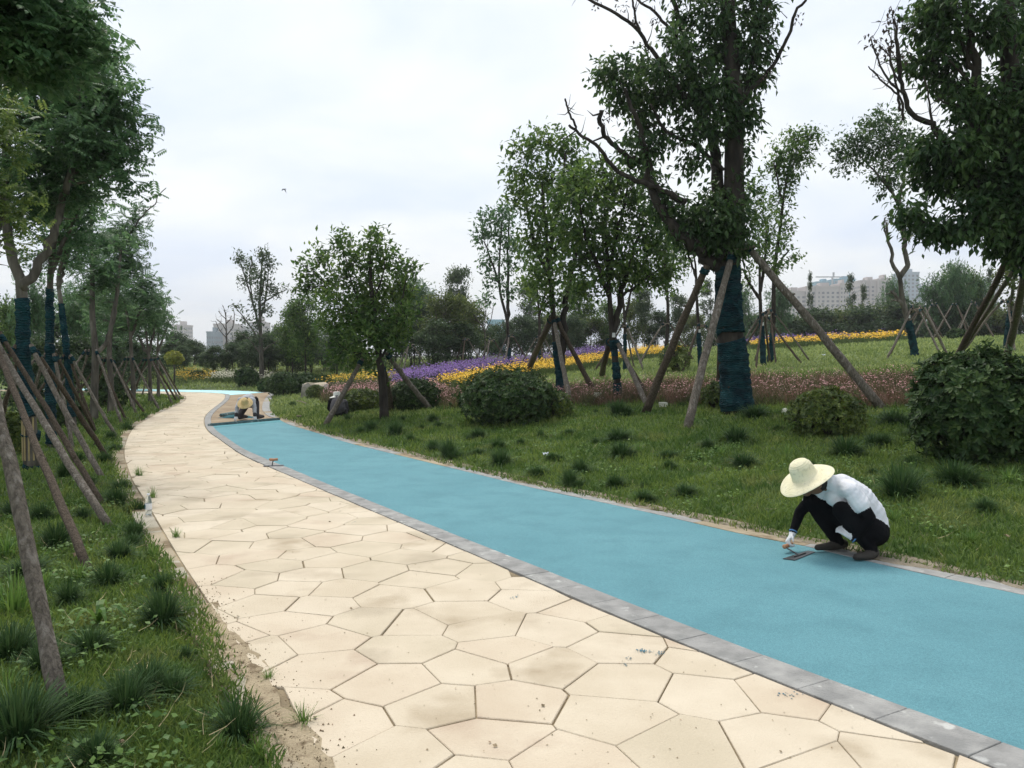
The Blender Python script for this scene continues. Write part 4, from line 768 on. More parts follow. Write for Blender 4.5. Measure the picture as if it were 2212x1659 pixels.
for k, (kd, px, Y, top, wx) in enumerate([('pin', 75, 26, 610, .6), ('pin', 165, 29, 640, .6), ('green', 20, 28, 660, .7), ('dark2', 100, 22, 740, 1.0), ('dark2', 170, 26, 740, 1.0), ('dark2', 60, 18, 780, .9), ('pin', 200, 33, 610, .9), ('dark2', 230, 34, 735, 1.1), ('pin', 262, 38, 640, .9), ('dark2', 290, 38, 745, 1.1), ('dark2', 320, 42, 750, 1.1), ('dark', 250, 44, 700, 1), ('dark', 140, 36, 690, 1.1), ('dark', 40, 34, 680, 1.1)]):
    bgtree(kd, px, Y, top, {'dark': 'dark tree in the shade behind the left avenue', 'pin': 'feathery tree behind the left avenue', 'green': 'green tree behind the left avenue', 'dark2': 'low shrub-like tree behind the left avenue'}[kd], gE, wx=wx)
# props under the far right trees
for k, (px, Y) in enumerate([(2015, 46), (2060, 47), (2100, 46), (1990, 48)]):
    b = landat(px, Y); tripod(b, 2.0, 1.5, 'pale tripod of poles under the far trees right of the lawn', 'tripods at the far side of the lawn', 300 + k, rad=.04, n=4, bars=False)
for k, (px, Y) in enumerate([(885, 40), (1006, 42), (1060, 40)]):
    b = landat(px, Y); tripod(b, 1.5, 1.0, 'small tripod of poles at the back of the purple flowers', 'tripods behind the purple flowers', 320 + k, rad=.035, n=3)

# --- tall thin half-bare tree and the dead tree beyond the bend
Yt = 41; bt_ = landat(566, Yt)
def sparse(label, b, Y, tr, tw, limbs, cl, seed, lm, size=.17):
    s = mpx(Y); return make_tree('sparse_tree', label, b, [b] + L3(tr, Y), tw / s, .02, [(L3(l, Y, .3), r / s, .7 / s) for l, r in limbs], [cpx(a, c, d, e, Y + math.sin(a + c) * .5, int(n * 2.2), rd=(d + e) * .6) for a, c, d, e, n in cl], lm, M['bark'], seed, size=size, per=5, droop=0, twig=.012)
sparse('tall thin half-bare tree standing over the thicket beyond the bend', bt_, Yt, [(564, 758), (562, 700), (561, 653), (564, 600), (567, 545)], 5, [([(563, 720), (548, 660), (530, 600), (515, 555)], 3), ([(562, 690), (575, 640), (580, 580)], 2.5), ([(562, 660), (590, 640), (620, 625)], 2), ([(563, 740), (530, 690), (505, 660)], 2), ([(563, 760), (585, 745), (600, 735)], 2), ([(563, 765), (540, 735), (522, 722)], 2), ([(545, 650), (540, 600), (545, 560)], 1.8), ([(565, 640), (572, 590), (575, 560)], 1.8)],
    [(567, 550, 10, 12, 90), (580, 575, 10, 16, 90), (518, 560, 10, 14, 80), (545, 575, 12, 16, 90), (560, 600, 20, 18, 150), (530, 610, 12, 16, 70), (580, 620, 16, 16, 90), (555, 650, 18, 18, 110), (600, 635, 12, 8, 40), (615, 627, 8, 5, 20), (510, 662, 10, 6, 26), (525, 690, 12, 8, 36), (575, 670, 14, 14, 60), (555, 700, 16, 14, 60), (545, 730, 14, 10, 40), (575, 730, 12, 10, 40)], 401, M['leafF'], .17)
bd = landat(490, 47)
sparse('grey leafless dead tree beyond the bend', bd, 47, [(490, 750), (489, 720), (488, 695), (488, 674)], 2.6, [([(489, 715), (480, 700), (468, 690)], 1.2), ([(488, 700), (496, 690), (500, 682)], 1.2), ([(488, 690), (478, 680), (472, 672)], 1), ([(489, 725), (503, 705), (506, 680), (504, 668)], 1.3), ([(489, 730), (474, 712), (466, 694)], 1.1), ([(489, 690), (485, 670), (481, 660)], 1)], [], 402, M['leafF'])
bd2 = landat(1045, 44)
sparse('pale bare branchy tree beside the yellowish green domed tree', bd2, 44, [(1048, 740), (1045, 710), (1030, 690), (1010, 660)], 2.2, [([(1046, 720), (1060, 690), (1066, 660)], 1.2), ([(1035, 696), (1020, 690), (1005, 690)], 1.1), ([(1045, 705), (1050, 670), (1048, 650)], 1)], [], 403, M['leafF'])

# ------------------------------------------------------------------ clipped round bushes
def bush(label, px, py0, py1, wpx, leafm, seed, n, size, group=None, Y=None, tmpl=T_OVAL):
    b = onland(px, py1) if Y is None else landat(px, Y); s = mpx(b[1]); W = wpx / 2 / s; h = (py1 - py0) / s; b = b + [0, W * .55, 0]; b[2] = terr(b[0], b[1])
    h = max(h - (b[2] - terr(b[0], b[1] - W * .55)) * .5, h * .7)
    rng = np.random.default_rng(seed); o = thing('round_bush', b, label, 'bush', group); mb = MB(); wd = MB()
    d = unit(rng.normal(size=(n, 3))); d[:, 2] = np.where(rng.random(n) < .68, np.abs(d[:, 2]), -.75 * np.abs(d[:, 2]))
    d = unit(d); lump = 1 + .10 * np.sin(d[:, 0] * 5 + seed) * np.sin(d[:, 1] * 6) + .05 * rng.normal(size=n)
    rad = np.where(rng.random(n) < .72, rng.uniform(.9, 1.03, n), rng.uniform(.55, .9, n)) * lump * np.where(rng.random(n) < .08, rng.uniform(1.04, 1.2, n), 1)
    c = b + [0, 0, h * .46]; tips = c + d * rad[:, None] * np.array([W, W, h * .58]); tips[:, 2] = np.maximum(tips[:, 2], b[2] + .02)
    per = 7; k = np.repeat(np.arange(n), per); a = np.tile(np.arange(per), n) * 2 * math.pi / per + rng.uniform(0, 6, n)[k]
    ax = unit(d + rng.normal(size=(n, 3)) * .3 + [0, 0, .35]); t1 = unit(np.cross(ax, [.3, .2, .9])); t2 = np.cross(ax, t1)
    rd = np.cos(a)[:, None] * t1[k] + np.sin(a)[:, None] * t2[k]
    leaves(mb, tmpl, tips[k], rd + ax[k] * rng.uniform(.15, .9, len(k))[:, None], ax[k], size * rng.uniform(.6, 1.15, len(k)))
    for q in range(40):
        t = tips[rng.integers(0, n)]; wd.tube([b + rng.normal(size=3) * [.08 * W, .08 * W, 0], (b + t) / 2 + [0, 0, .1 * h], t], [.012, .009, .004], 4, False)
    link('foliage', mb.mesh('foliage', leafm, b), o); link('stems', wd.mesh('stems', M['bark_dark'], b), o); return o
bush('large round dark bush on the right slope, cut by the picture edge', 2150, 776, 1004, 262, M['bush'], 501, 2400, .095)
bush('round dark bush in front of the propped tree with two leaning stems', 1095, 806, 920, 206, M['bush'], 502, 2200, .078)
bush('small yellow-green bush in front of the leaning log right of the netted trunk', 1800, 848, 946, 150, M['bush_y'], 503, 1000, .06)
bush('yellow-green bush tucked against the right of the round dark bush', 1190, 850, 906, 90, M['bush_y'], 504, 400, .07)
bush('dark bush right of the round broad-crowned tree', 893, 826, 888, 104, M['bush'], 505, 1500, .075)
bush('yellowish bush right of the crouching person in the white hat', 778, 846, 890, 92, M['bush_y'], 506, 1100, .07)
bush('dark round bush left of the flat rock', 610, 808, 856, 76, M['bush'], 507, 1100, .09)
bush('dark bush behind the flat rock', 657, 797, 834, 60, M['bush'], 508, 500, .11, Y=33)
bush('dark bush behind and right of the flat rock', 690, 804, 836, 52, M['bush'], 509, 500, .11, Y=32)
bush('dark bush among the white flowers left of the rock', 578, 806, 834, 44, M['bush'], 510, 500, .12, Y=36)
bush('loose dark bush at the edge of the pale lane', 529, 800, 838, 46, M['bush'], 511, 500, .12, Y=39)
bush('small yellow-green bush leaning on the flat rock', 680, 836, 862, 38, M['bush_y'], 512, 350, .07)
bush('small dark bush left of the white flowers beyond the bend', 423, 820, 836, 30, M['bush'], 513, 260, .12, Y=43)
bush('low shrub behind the tall netted trunk', 1545, 830, 885, 50, M['bush_y'], 514, 250, .07)
bush('dark bush at the far edge of the right lawn', 2072, 705, 724, 34, M['bush'], 515, 250, .16, Y=44)
bush('small shrub with leafy shoots right of the netted trunk', 1462, 735, 795, 60, M['leafE'], 516, 120, .14, Y=26)
bush('bright lime clipped ball above the shrubs at the far left', 372, 768, 792, 34, M['lime'], 517, 300, .12, Y=41)
lime = bpy.data.objects[[o.name for o in sc.objects if o.get('label', '').startswith('bright lime')][0]]; lime.location.z += 1.0
link('stem', MB().tube([(0, 0, -1.1), (.03, 0, -.4), (0, 0, .3)], [.05, .045, .04], 7).mesh('stem', M['bark'], smooth=True), lime)
bush('low dark bush under the left avenue between the second and third trunks', 120, 850, 905, 80, M['bush'], 518, 500, .09, Y=18)
bush('low dark bush under the left avenue near the tall straight trunk', 225, 805, 870, 70, M['bush'], 519, 500, .1, Y=25)
bush('yellow-green bush at the left edge behind the leaning logs', 15, 880, 960, 70, M['bush_y'], 520, 400, .09, Y=13)

# ------------------------------------------------------------------ flower beds
M['petal_p'] = mat('petal_purple', (.17, .085, .29), (.24, .13, .38), 3, .7, island=.3, trans=.05)
M['petal_y'] = mat('petal_yellow', (.72, .42, .02), (.82, .55, .04), 3, .7, island=.2, trans=.05)
M['petal_pk'] = mat('petal_pink', (.48, .22, .21), (.62, .38, .36), 3, .7, island=.35, trans=.05)
M['petal_w'] = mat('petal_white', (.52, .50, .36), (.62, .60, .48), 3, .7, island=.2, trans=.05)
M['stalk'] = mat('stalk', (.05, .085, .025), (.08, .125, .035), 2, .6, island=.3, trans=.2)
M['stalk_red'] = mat('stalk_red', (.075, .085, .032), (.15, .10, .06), 1.6, .7, island=.45, trans=.2, lo=.42, hi=.58)
M['stalk_dk'] = mat('stalk_dark', (.03, .042, .03), (.055, .055, .055), 2, .7, island=.35, trans=.2)
def bedpts(poly, n, rng):
    W_ = np.array([onland(x, y)[:2] if not isinstance(x, str) else y for x, y in poly]); lo, hi = W_.min(0), W_.max(0); out_ = np.zeros((0, 2))
    for _ in range(40):
        p = rng.uniform(lo, hi, (n, 2)); out_ = np.concatenate([out_, p[inside(p, W_)]])
        if len(out_) >= n: break
    return out_[:n]
def world_poly(pts): return [('w', p) for p in pts]
def flowers(name, label, poly, n, h, petal, stalk, fs, seed, nf=3, leafy=2, blade=.22, hv=.25):
    rng = np.random.default_rng(seed); P2 = bedpts(poly, n, rng); P2 = P2[rng.random(len(P2)) < np.clip(.85 + .6 * lumps(P2[:, 0] * .8 + 1, P2[:, 1] * .8), .2, 1)]; P2 = P2 + rng.normal(0, .12, P2.shape); n = len(P2); z = terr(P2[:, 0], P2[:, 1]); P = np.c_[P2, z]
    dist = np.hypot(P2[:, 0], P2[:, 1])[:, None]
    mb = MB(); H = h * rng.uniform(1 - hv, 1 + hv, n) * (1 + .28 * lumps(P2[:, 0] * .9, P2[:, 1] * .9))
    k = np.repeat(np.arange(n), leafy); D = rng.normal(size=(len(k), 3)) * [.45, .45, .1] + [0, 0, 1]
    leaves(mb, T_BLADE, P[k] + rng.normal(size=(len(k), 3)) * [.06, .06, 0], D, rng.normal(size=(len(k), 3)) + [0, 0, .2], H[k] * rng.uniform(.7, 1.05, len(k)), 1, wide=blade * .16)
    k = np.repeat(np.arange(n), nf); k = k[rng.random(len(k)) < np.clip(.75 + .5 * lumps(P2[k, 0] * 1.7, P2[k, 1] * 1.7 + 2), .15, 1)]
    T = P[k] + np.c_[rng.normal(0, .09, (len(k), 2)), H[k] * rng.uniform(.75, 1.1, len(k))]
    a = rng.uniform(0, 6.28, len(k)); D = np.c_[np.cos(a), np.sin(a), rng.uniform(-.2, .7, len(k))]
    S_ = fs * rng.uniform(.7, 1.2, len(k))
    leaves(mb, T_DIAM, T, D, np.array([0, -.4, 1.]) + rng.normal(size=(len(k), 3)) * .4, S_, 0, 1.3)
    D2 = np.c_[-np.sin(a), np.cos(a), rng.uniform(-.2, .7, len(k))]
    leaves(mb, T_DIAM, T, D2, np.array([0, -.4, 1.]) + rng.normal(size=(len(k), 3)) * .4, S_, 0, 1.3)
    o = link(name, mb.mesh(name, [M[petal], M[stalk]])); tag(o, label, 'flowers', None, 'stuff'); return o
def bedY(rows):     # rows of (px, Y): polygon of plan points
    return world_poly([((px - 1106) / FPX * Y, Y) for px, Y in rows])
flowers('purple_flowers', 'drift of purple flowers behind the yellow ones', bedY([(850, 27.5), (900, 27.5), (960, 29), (1060, 33), (1180, 37.5), (1300, 42), (1340, 43.5), (1330, 45), (1250, 43), (1100, 40), (1000, 38), (920, 36), (850, 33)]), 4600, .5, 'petal_p', 'stalk_dk', .05, 601, 3, 4)
flowers('yellow_flowers', 'winding strip of yellow flowers across the meadow', bedY([(950, 24.2), (1010, 24.2), (1060, 26), (1130, 28.5), (1230, 31), (1310, 34), (1400, 38), (1470, 41), (1470, 44), (1400, 43), (1300, 39), (1190, 34.5), (1090, 31), (1010, 28.5), (960, 26.5)]), 6000, .42, 'petal_y', 'stalk', .055, 602, 2, 4)
flowers('far_yellow_flowers', 'strip of yellow flowers at the top of the right lawn', bedY([(1625, 41), (1700, 41), (1800, 43), (1950, 45), (1952, 50), (1800, 48), (1620, 45)]), 3600, .45, 'petal_y', 'stalk', .085, 603, 1, 4)
flowers('far_purple_flowers', 'purple flowers behind the yellow strip on the right lawn', bedY([(1600, 47), (1740, 49), (1900, 51), (1950, 52), (1950, 56), (1720, 54), (1600, 52)]), 1500, .5, 'petal_p', 'stalk_dk', .08, 604, 2, 4)
flowers('pink_flowers', 'band of small pink flowers across the meadow', bedY([(935, 20.5), (1010, 19.5), (1100, 20), (1240, 18.2), (1420, 17.6), (1560, 16.5), (1700, 15.6), (1860, 14.6), (1990, 14.2), (2060, 16), (1960, 18.5), (1800, 19.5), (1600, 20.5), (1400, 21.5), (1200, 22.5), (1020, 23.5), (930, 23)]), 7500, .27, 'petal_pk', 'stalk_red', .027, 605, 1, 6, blade=.30, hv=.4)
flowers('pink_flowers_by_rock', 'patch of dusty pink flowers right of the flat rock', bedY([(712, 24.5), (800, 23.2), (870, 22), (960, 21), (960, 25), (860, 26.5), (760, 28.5), (712, 29)]), 4200, .38, 'petal_pk', 'stalk_red', .032, 606, 1, 5, blade=.3)
flowers('orange_flowers', 'patch of orange-yellow flowers behind the pink ones', bedY([(700, 31), (790, 31), (850, 30), (850, 33), (780, 35), (700, 35)]), 1300, .5, 'petal_y', 'stalk', .05, 607, 1, 4)
flowers('white_flowers', 'bank of white flowers beyond the pale lane', bedY([(450, 41), (500, 40.6), (560, 40), (612, 38), (618, 41), (560, 43), (470, 44)]), 2000, .38, 'petal_w', 'stalk', .06, 608, 1, 4)
flowers('far_gold_flowers', 'low golden flowers beyond the bend left of the white ones', bedY([(385, 41), (450, 41), (470, 44), (420, 47), (380, 46)]), 1200, .28, 'petal_y', 'stalk', .04, 609, 1, 4)

# ------------------------------------------------------------------ lawn blades
rng = np.random.default_rng(77)
def turf(name, label, n, r0, r1, m, hfun, wfun, pred, sway=.55, edge=.02):
    r = np.exp(rng.uniform(math.log(r0), math.log(r1), n)); a = rng.uniform(-.68, .76, n); x, y = r * np.sin(a), r * np.cos(a)
    sd = sdist(x, y); keep = (sd > edge + .10 * (rng.random(n) - .3) + .05 * np.sin(x * 5 + y * 4)) & pred(x, y); x, y, r, sd = x[keep], y[keep], r[keep], sd[keep]; n = len(x)
    P = np.c_[x, y, np.where(sd < .02, .008, terr(x, y) - .005)]; D = np.c_[rng.normal(0, sway, (n, 2)), np.ones(n)]
    vig = .55 + .75 * (.5 + .5 * lumps(x * 1.9, y * 1.9)) + .35 * np.clip(lumps(x * 4.1 + 3, y * 4.1), 0, 1) 
    mb = MB(); S_ = hfun(r) * rng.uniform(.55, 1.25, n) * vig
    TV, TF = T_BLADE; w_ = wfun(r) / S_
    D = unit(D); U = np.c_[rng.normal(size=(n, 2)), np.full(n, .3)]; X = unit(np.cross(D, U)); Z = np.cross(X, D)
    V = (P[:, None, :] + (TV[None, :, 0:1] * w_[:, None, None] * X[:, None, :] + TV[None, :, 1:2] * D[:, None, :] + TV[None, :, 2:3] * Z[:, None, :]) * S_[:, None, None]).reshape(-1, 3)
    mb.add(V, (TF[None] + (np.arange(n) * 5)[:, None, None]).reshape(-1, 3))
    tag(link(name, mb.mesh(name, m)), label, 'grass', None, 'stuff')
isR = lambda x, y: gridval(RIGHT.astype(float), x, y) > .5
lin = lambda r, a, b: np.clip((r - 3) / 20, 0, 1) * (b - a) + a
turf('left_verge_grass', 'short green grass of the left verge', 350000, 2.7, 36, M['turf'], lambda r: lin(r, .050, .10), lambda r: .0045 + .0011 * r, lambda x, y: ~isR(x, y), edge=-.085)
turf('right_verge_grass', 'short green grass on the slope right of the blue lane', 270000, 4.2, 24, M['turf'], lambda r: lin(r, .055, .12), lambda r: .004 + .0011 * r, lambda x, y: isR(x, y), edge=-.09)
turf('meadow_grass', 'pale mown grass of the right meadow', 105000, 19, 60, M['lawn_far'], lambda r: .07 + .0016 * r, lambda r: .0018 * r, lambda x, y: isR(x, y) & (y > 17 + 2 * np.sin(x * .7)))

# ------------------------------------------------------------------ grass tufts
def tuft_mesh(seed, n, L, spread, m, wide=.03):
    rng = np.random.default_rng(seed); mb = MB(); a = rng.uniform(0, 6.28, n); t = np.abs(rng.normal(0, spread, n)); s_ = L * rng.uniform(.55, 1.1, n)
    w_ = .0045; k = 4; base = np.c_[np.cos(a), np.sin(a)] * (rng.random(n) * L * .3)[:, None]
    dirx = np.c_[np.cos(a), np.sin(a)]; Vs = []
    for q in range(k):
        f = q / (k - 1); bend = t * (.5 + .9 * f) 
        rr = s_ * f * np.sin(np.clip(bend, 0, 1.7)); zz = s_ * f * np.cos(np.clip(bend, 0, 1.7)) 
        c = np.c_[base + dirx * rr[:, None], zz]; sd = np.c_[-dirx[:, 1], dirx[:, 0], np.zeros(n)] * (w_ * (1 - .8 * f) * wide / .03)
        Vs += [c - sd, c + sd]
    V = np.stack(Vs, 1); idx = (np.arange(n) * 2 * k)[:, None, None]
    F = np.array([[2 * q, 2 * q + 1, 2 * q + 3, 2 * q + 2] for q in range(k - 1)])[None] + idx
    mb.add(V.reshape(-1, 3), None, F.reshape(-1, 4)); return mb.mesh('grass_tuft', m)
TM = [tuft_mesh(s_, 430, .26, .6, M['tuft'], .036) for s_ in (1, 2, 3)]
WM = [tuft_mesh(s_, 60, .34, .55, M['weed'], .06) for s_ in (4, 5)]
tl = [(350, 1345, 58), (352, 1275, 40), (195, 1405, 55), (235, 1262, 34), (325, 1490, 60), (372, 1500, 48), (270, 1535, 58), (170, 1545, 60), (512, 1592, 62), (40, 1600, 90), (205, 1650, 80), (258, 1205, 34), (290, 1160, 30), (180, 1120, 30), (250, 1090, 28), (120, 1180, 34), (60, 1240, 40), (20, 1420, 60), (150, 1300, 34), (100, 1450, 44), (262, 1060, 24), (225, 1000, 22), (250, 975, 20), (190, 1050, 24), (140, 1030, 22), (285, 1180, 26), (300, 1110, 24), (400, 1420, 20), (90, 1120, 26), (30, 1110, 30), (275, 935, 18), (240, 950, 16), (310, 905, 14), (170, 1000, 20)]
ORDN = ['nearest the camera', 'second nearest the camera', 'third nearest the camera', 'fourth nearest the camera', 'fifth nearest the camera', 'sixth nearest the camera', 'seventh nearest the camera', 'eighth nearest the camera']
tl.sort(key=lambda t: -t[1]); tr_key = 1
for k, (px, py, w_) in enumerate(tl):
    b = onland(px, py); o = tag(link('grass_tuft', TM[k % 3], None, b), ('spiky dark grass tuft on the left verge, ' + ORDN[k] if k < 8 else 'smaller dark grass tuft farther along the left verge'), 'grass tuft', 'dark tufts on the left verge')
    sc_ = w_ / mpx(b[1]) / .155 * (.85 + .3 * ((k * 37) % 10) / 10); o.scale = (sc_ * (.8 + .5 * ((k * 13) % 7) / 7), sc_ * (.8 + .4 * ((k * 5) % 9) / 9), sc_ * (.6 + .3 * ((k * 7) % 5) / 5)); o.rotation_euler = (0, 0, k * 1.3)
tr_ = [(1203, 985, 34), (1092, 1012, 44), (1263, 1012, 48), (1345, 996, 50), (1330, 1050, 60), (1218, 940, 26), (1176, 952, 22), (1335, 952, 40), (1280, 890, 30), (1320, 905, 34), (1461, 886, 28), (1449, 986, 44), (1432, 1010, 36), (1032, 988, 36), (1012, 958, 22), (948, 966, 24), (1025, 938, 26), (1283, 950, 18), (1275, 925, 16), (1124, 963, 18), (1062, 963, 24), (965, 990, 38), (1392, 1054, 34), (1470, 1062, 40), (1500, 1000, 40), (1560, 1040, 40), (1610, 1010, 36), (1690, 930, 34), (1740, 1000, 30), (1600, 950, 40), (1540, 960, 30), (1660, 1060, 50), (1690, 1110, 50), (1830, 985, 40), (1900, 1020, 50), (1960, 1080, 56), (2060, 1050, 60), (2130, 1110, 60), (2010, 1140, 50), (2160, 1190, 60), (2060, 1200, 50), (1990, 1000, 46), (1900, 960, 40), (1640, 905, 46), (1740, 900, 30), (1940, 910, 60), (1990, 950, 50), (850, 935, 26), (880, 950, 24), (800, 925, 20), (760, 915, 18), (700, 905, 14), (905, 925, 20), (930, 905, 24), (960, 915, 24), (870, 905, 18), (780, 940, 22), (650, 885, 12), (690, 880, 12), (625, 870, 12), (1380, 1090, 50), (1450, 1110, 40), (1540, 1090, 46), (1300, 1075, 30), (1240, 1050, 30), (1150, 1030, 34), (1010, 1010, 26), (1590, 1120, 44), (1620, 1070, 30)]
rj = random.Random(8); tr_ = [(px + rj.uniform(-16, 16), py + rj.uniform(-9, 9), w_ * rj.choice([.55, .8, 1, 1, 1.25])) for px, py, w_ in tr_]; tr_ = [t for t in tr_ if t[1] < 1195 + (t[0] - 2212) * .3 or t[0] < 1500]; tr_ += [(px + rj.uniform(12, 26), py + rj.uniform(-5, 6), w_ * .6) for px, py, w_ in tr_[::3]]; tr_ = [t for t in tr_ if sdist(*onland(t[0], t[1])[:2]) > .15]
tr_.sort(key=lambda t: -t[1])
for k, (px, py, w_) in enumerate(tr_):
    b = onland(px, py); o = tag(link('grass_tuft', TM[k % 3], None, b), ('dark grass tuft on the slope right of the blue lane, ' + ORDN[k] if k < 8 else 'dark grass tuft farther up the slope right of the blue lane'), 'grass tuft', 'dark tufts on the right slope')
    sc_ = w_ / mpx(b[1]) / .23 * (.7 + .6 * ((k * 37) % 11) / 11); o.scale = (sc_ * (.75 + .7 * ((k * 13) % 7) / 7), sc_ * (.8 + .5 * ((k * 5) % 9) / 9), sc_ * (.5 + .35 * ((k * 7) % 5) / 5)); o.rotation_euler = (0, 0, k * 1.7)
for k, (px, py, w_) in enumerate([(30, 1320, 70), (170, 1255, 40), (15, 1200, 50), (95, 1280, 44), (15, 1500, 50), (330, 1215, 26), (365, 1240, 20), (560, 1640, 34), (470, 1400, 16), (655, 1600, 40), (580, 1500, 22), (380, 1180, 20), (330, 1090, 20), (470, 1620, 30), (300, 1040, 18)]):
    b = onland(px, py); b[2] = max(b[2], 0); o = tag(link('weed', WM[k % 2], None, b), 'light green grassy weed on the left verge and its kerb', 'weed', 'weeds along the left kerb')
    sc_ = w_ / mpx(b[1]) / .26; o.scale = (sc_,) * 3; o.rotation_euler = (0, 0, k * 1.1)
for k, (px, py, w_) in enumerate([(1700, 985, 30), (1560, 985, 30), (1380, 975, 26), (1930, 1125, 34), (2180, 1040, 40), (1370, 1085, 26), (1420, 865, 22), (1240, 985, 20), (1560, 880, 26), (1900, 1100, 24), (2100, 1170, 30)]):
    b = onland(px, py); o = tag(link('weed', WM[k % 2], None, b), 'pale green weed sprouting on the right slope', 'weed', 'weeds on the right slope')
    sc_ = w_ / mpx(b[1]) / .3; o.scale = (sc_, sc_, sc_ * .8); o.rotation_euler = (0, 0, k * 1.1)
# broad-leaved lily-like weed with arching leaves
b = onland(212, 1352); mb = MB(); rng = np.random.default_rng(9)
for k in range(11):
    a = rng.uniform(0, 6.28); L_ = rng.uniform(.16, .27); t = np.linspace(0, 1, 7)
    P = np.c_[np.cos(a) * L_ * .75 * t, np.sin(a) * L_ * .75 * t, L_ * (1.15 * t - 1.05 * t * t) * 1.5 + .01]; w_ = .013 * np.sin(np.clip(t * 2.6 + .5, 0, 3.1)) + .001; sd = np.array([-math.sin(a), math.cos(a), 0])
    V = np.concatenate([P - sd * w_[:, None], P + sd * w_[:, None]]); q = np.arange(6); mb.add(V + b, None, np.stack([q, q + 1, q + 8, q + 7], -1))
o = link('arching_weed', mb.mesh('arching_weed', M['weed'], b), None, b); tag(o, 'pale green weed with arching strap leaves on the near left grass', 'weed')

# crumbs of soil along the dusty left kerb
rng = np.random.default_rng(15); mb = MB(); n = 2600
ii = rng.integers(10, 45, n); p = SL[ii] + rng.normal(0, .05, (n, 2)) + normals(SL)[ii] * rng.normal(-.06, .09, n)[:, None] + rng.uniform(-.1, .1, (n, 1)) * np.gradient(SL, axis=0)[ii] * 5
S_ = rng.uniform(.002, .008, n); T_ = np.array([[1, 0, -.4], [-.6, .8, -.4], [-.6, -.8, -.4], [0, 0, .7]])
ro = rng.uniform(0, 6.28, n); cr_, sr_ = np.cos(ro), np.sin(ro)
V = np.stack([T_[None, :, 0] * cr_[:, None] - T_[None, :, 1] * sr_[:, None], T_[None, :, 0] * sr_[:, None] + T_[None, :, 1] * cr_[:, None], np.repeat(T_[None, :, 2], n, 0)], -1) * S_[:, None, None] + np.c_[p, np.full(n, .014)][:, None, :]
mb.add(V.reshape(-1, 3), (np.array([[0, 1, 3], [1, 2, 3], [2, 0, 3]])[None] + (np.arange(n) * 4)[:, None, None]).reshape(-1, 3))
M['crumb'] = mat('crumb', (.16, .12, .07), (.34, .27, .17), 20, .95, island=.4)
tag(link('soil_crumbs', mb.mesh('soil_crumbs', M['crumb'])), 'dry soil crumbs scattered along the left kerb', 'soil', None, 'stuff')

# drift of dry soil lying over the near left kerb
mb = MB(); idx = np.arange(6, 42); nn = normals(SL); T_ = np.linspace(-1, 1, 15); rng = np.random.default_rng(21); rows = []
for i_ in idx:
    for f_ in (0, .5):
        p = SL[i_] * (1 - f_) + SL[i_ + 1] * f_; s_ = i_ + f_
        lo_ = -.10 + .03 * math.sin(s_ * 1.1) + rng.normal(0, .015); hi_ = .06 + .06 * math.sin(s_ * .8 + 1) * math.sin(s_ * .31) + rng.normal(0, .015)
        t = (T_ + 1) / 2; off = lo_ + (hi_ - lo_) * t; z = .004 + .012 * (1 - T_ ** 4) * (.55 + .45 * np.sin(s_ * 2.1 + t * 9) * np.sin(t * 6 + s_)) + rng.normal(0, .0025, 15) * (1 - T_ ** 6)
        z[0] = -.012; z[-1] = .004; rows.append(np.c_[p[0] + nn[i_, 0] * off, p[1] + nn[i_, 1] * off, z + .004])
k = len(rows); V = np.concatenate(rows); q = (np.arange(k - 1)[:, None] * 15 + np.arange(14)[None]).ravel(); mb.add(V, None, np.stack([q, q + 1, q + 16, q + 15], -1))
M['drift'] = mat('drift', (.33, .265, .17), (.46, .375, .25), 6, .95, 1.0, 70, c3=(.20, .15, .09), s3=11, p3=(.56, .66))
link_drift = 1
tag(link('soil_drift', mb.mesh('soil_drift', M['drift'], smooth=True)), 'drift of dry sandy soil over the near left kerb', 'soil', None, 'stuff')

mb = MB(); nn = normals(OC); rng = np.random.default_rng(22); rows = []
for i_ in range(8, 120):
    p = OC[i_]; lo_ = -.09 + .07 * math.sin(i_ * .9) * math.sin(i_ * .37 + 1) + rng.normal(0, .015); hi_ = .16 + .05 * math.sin(i_ * .7)
    t = (T_ + 1) / 2; off = lo_ + (hi_ - lo_) * t; z = .010 + .012 * (1 - T_ ** 4) * (.5 + .5 * np.sin(i_ * 1.3 + t * 8) * np.sin(t * 7 + i_)) + rng.normal(0, .003, 15)
    z[0] = .004; z[-1] = 0; rows.append(np.c_[p[0] + nn[i_, 0] * off, p[1] + nn[i_, 1] * off, z + .006])
k = len(rows); V = np.concatenate(rows); q = (np.arange(k - 1)[:, None] * 15 + np.arange(14)[None]).ravel(); mb.add(V, None, np.stack([q, q + 15, q + 16, q + 1], -1))
M['drift2'] = mat('drift2', (.20, .17, .12), (.33, .285, .21), 6, .95, 1.0, 70, c3=(.10, .085, .05), s3=7, p3=(.52, .64))
tag(link('kerb_soil', mb.mesh('kerb_soil', M['drift2'], smooth=True)), 'crumbly soil washed over the kerb right of the blue lane', 'soil', None, 'stuff')

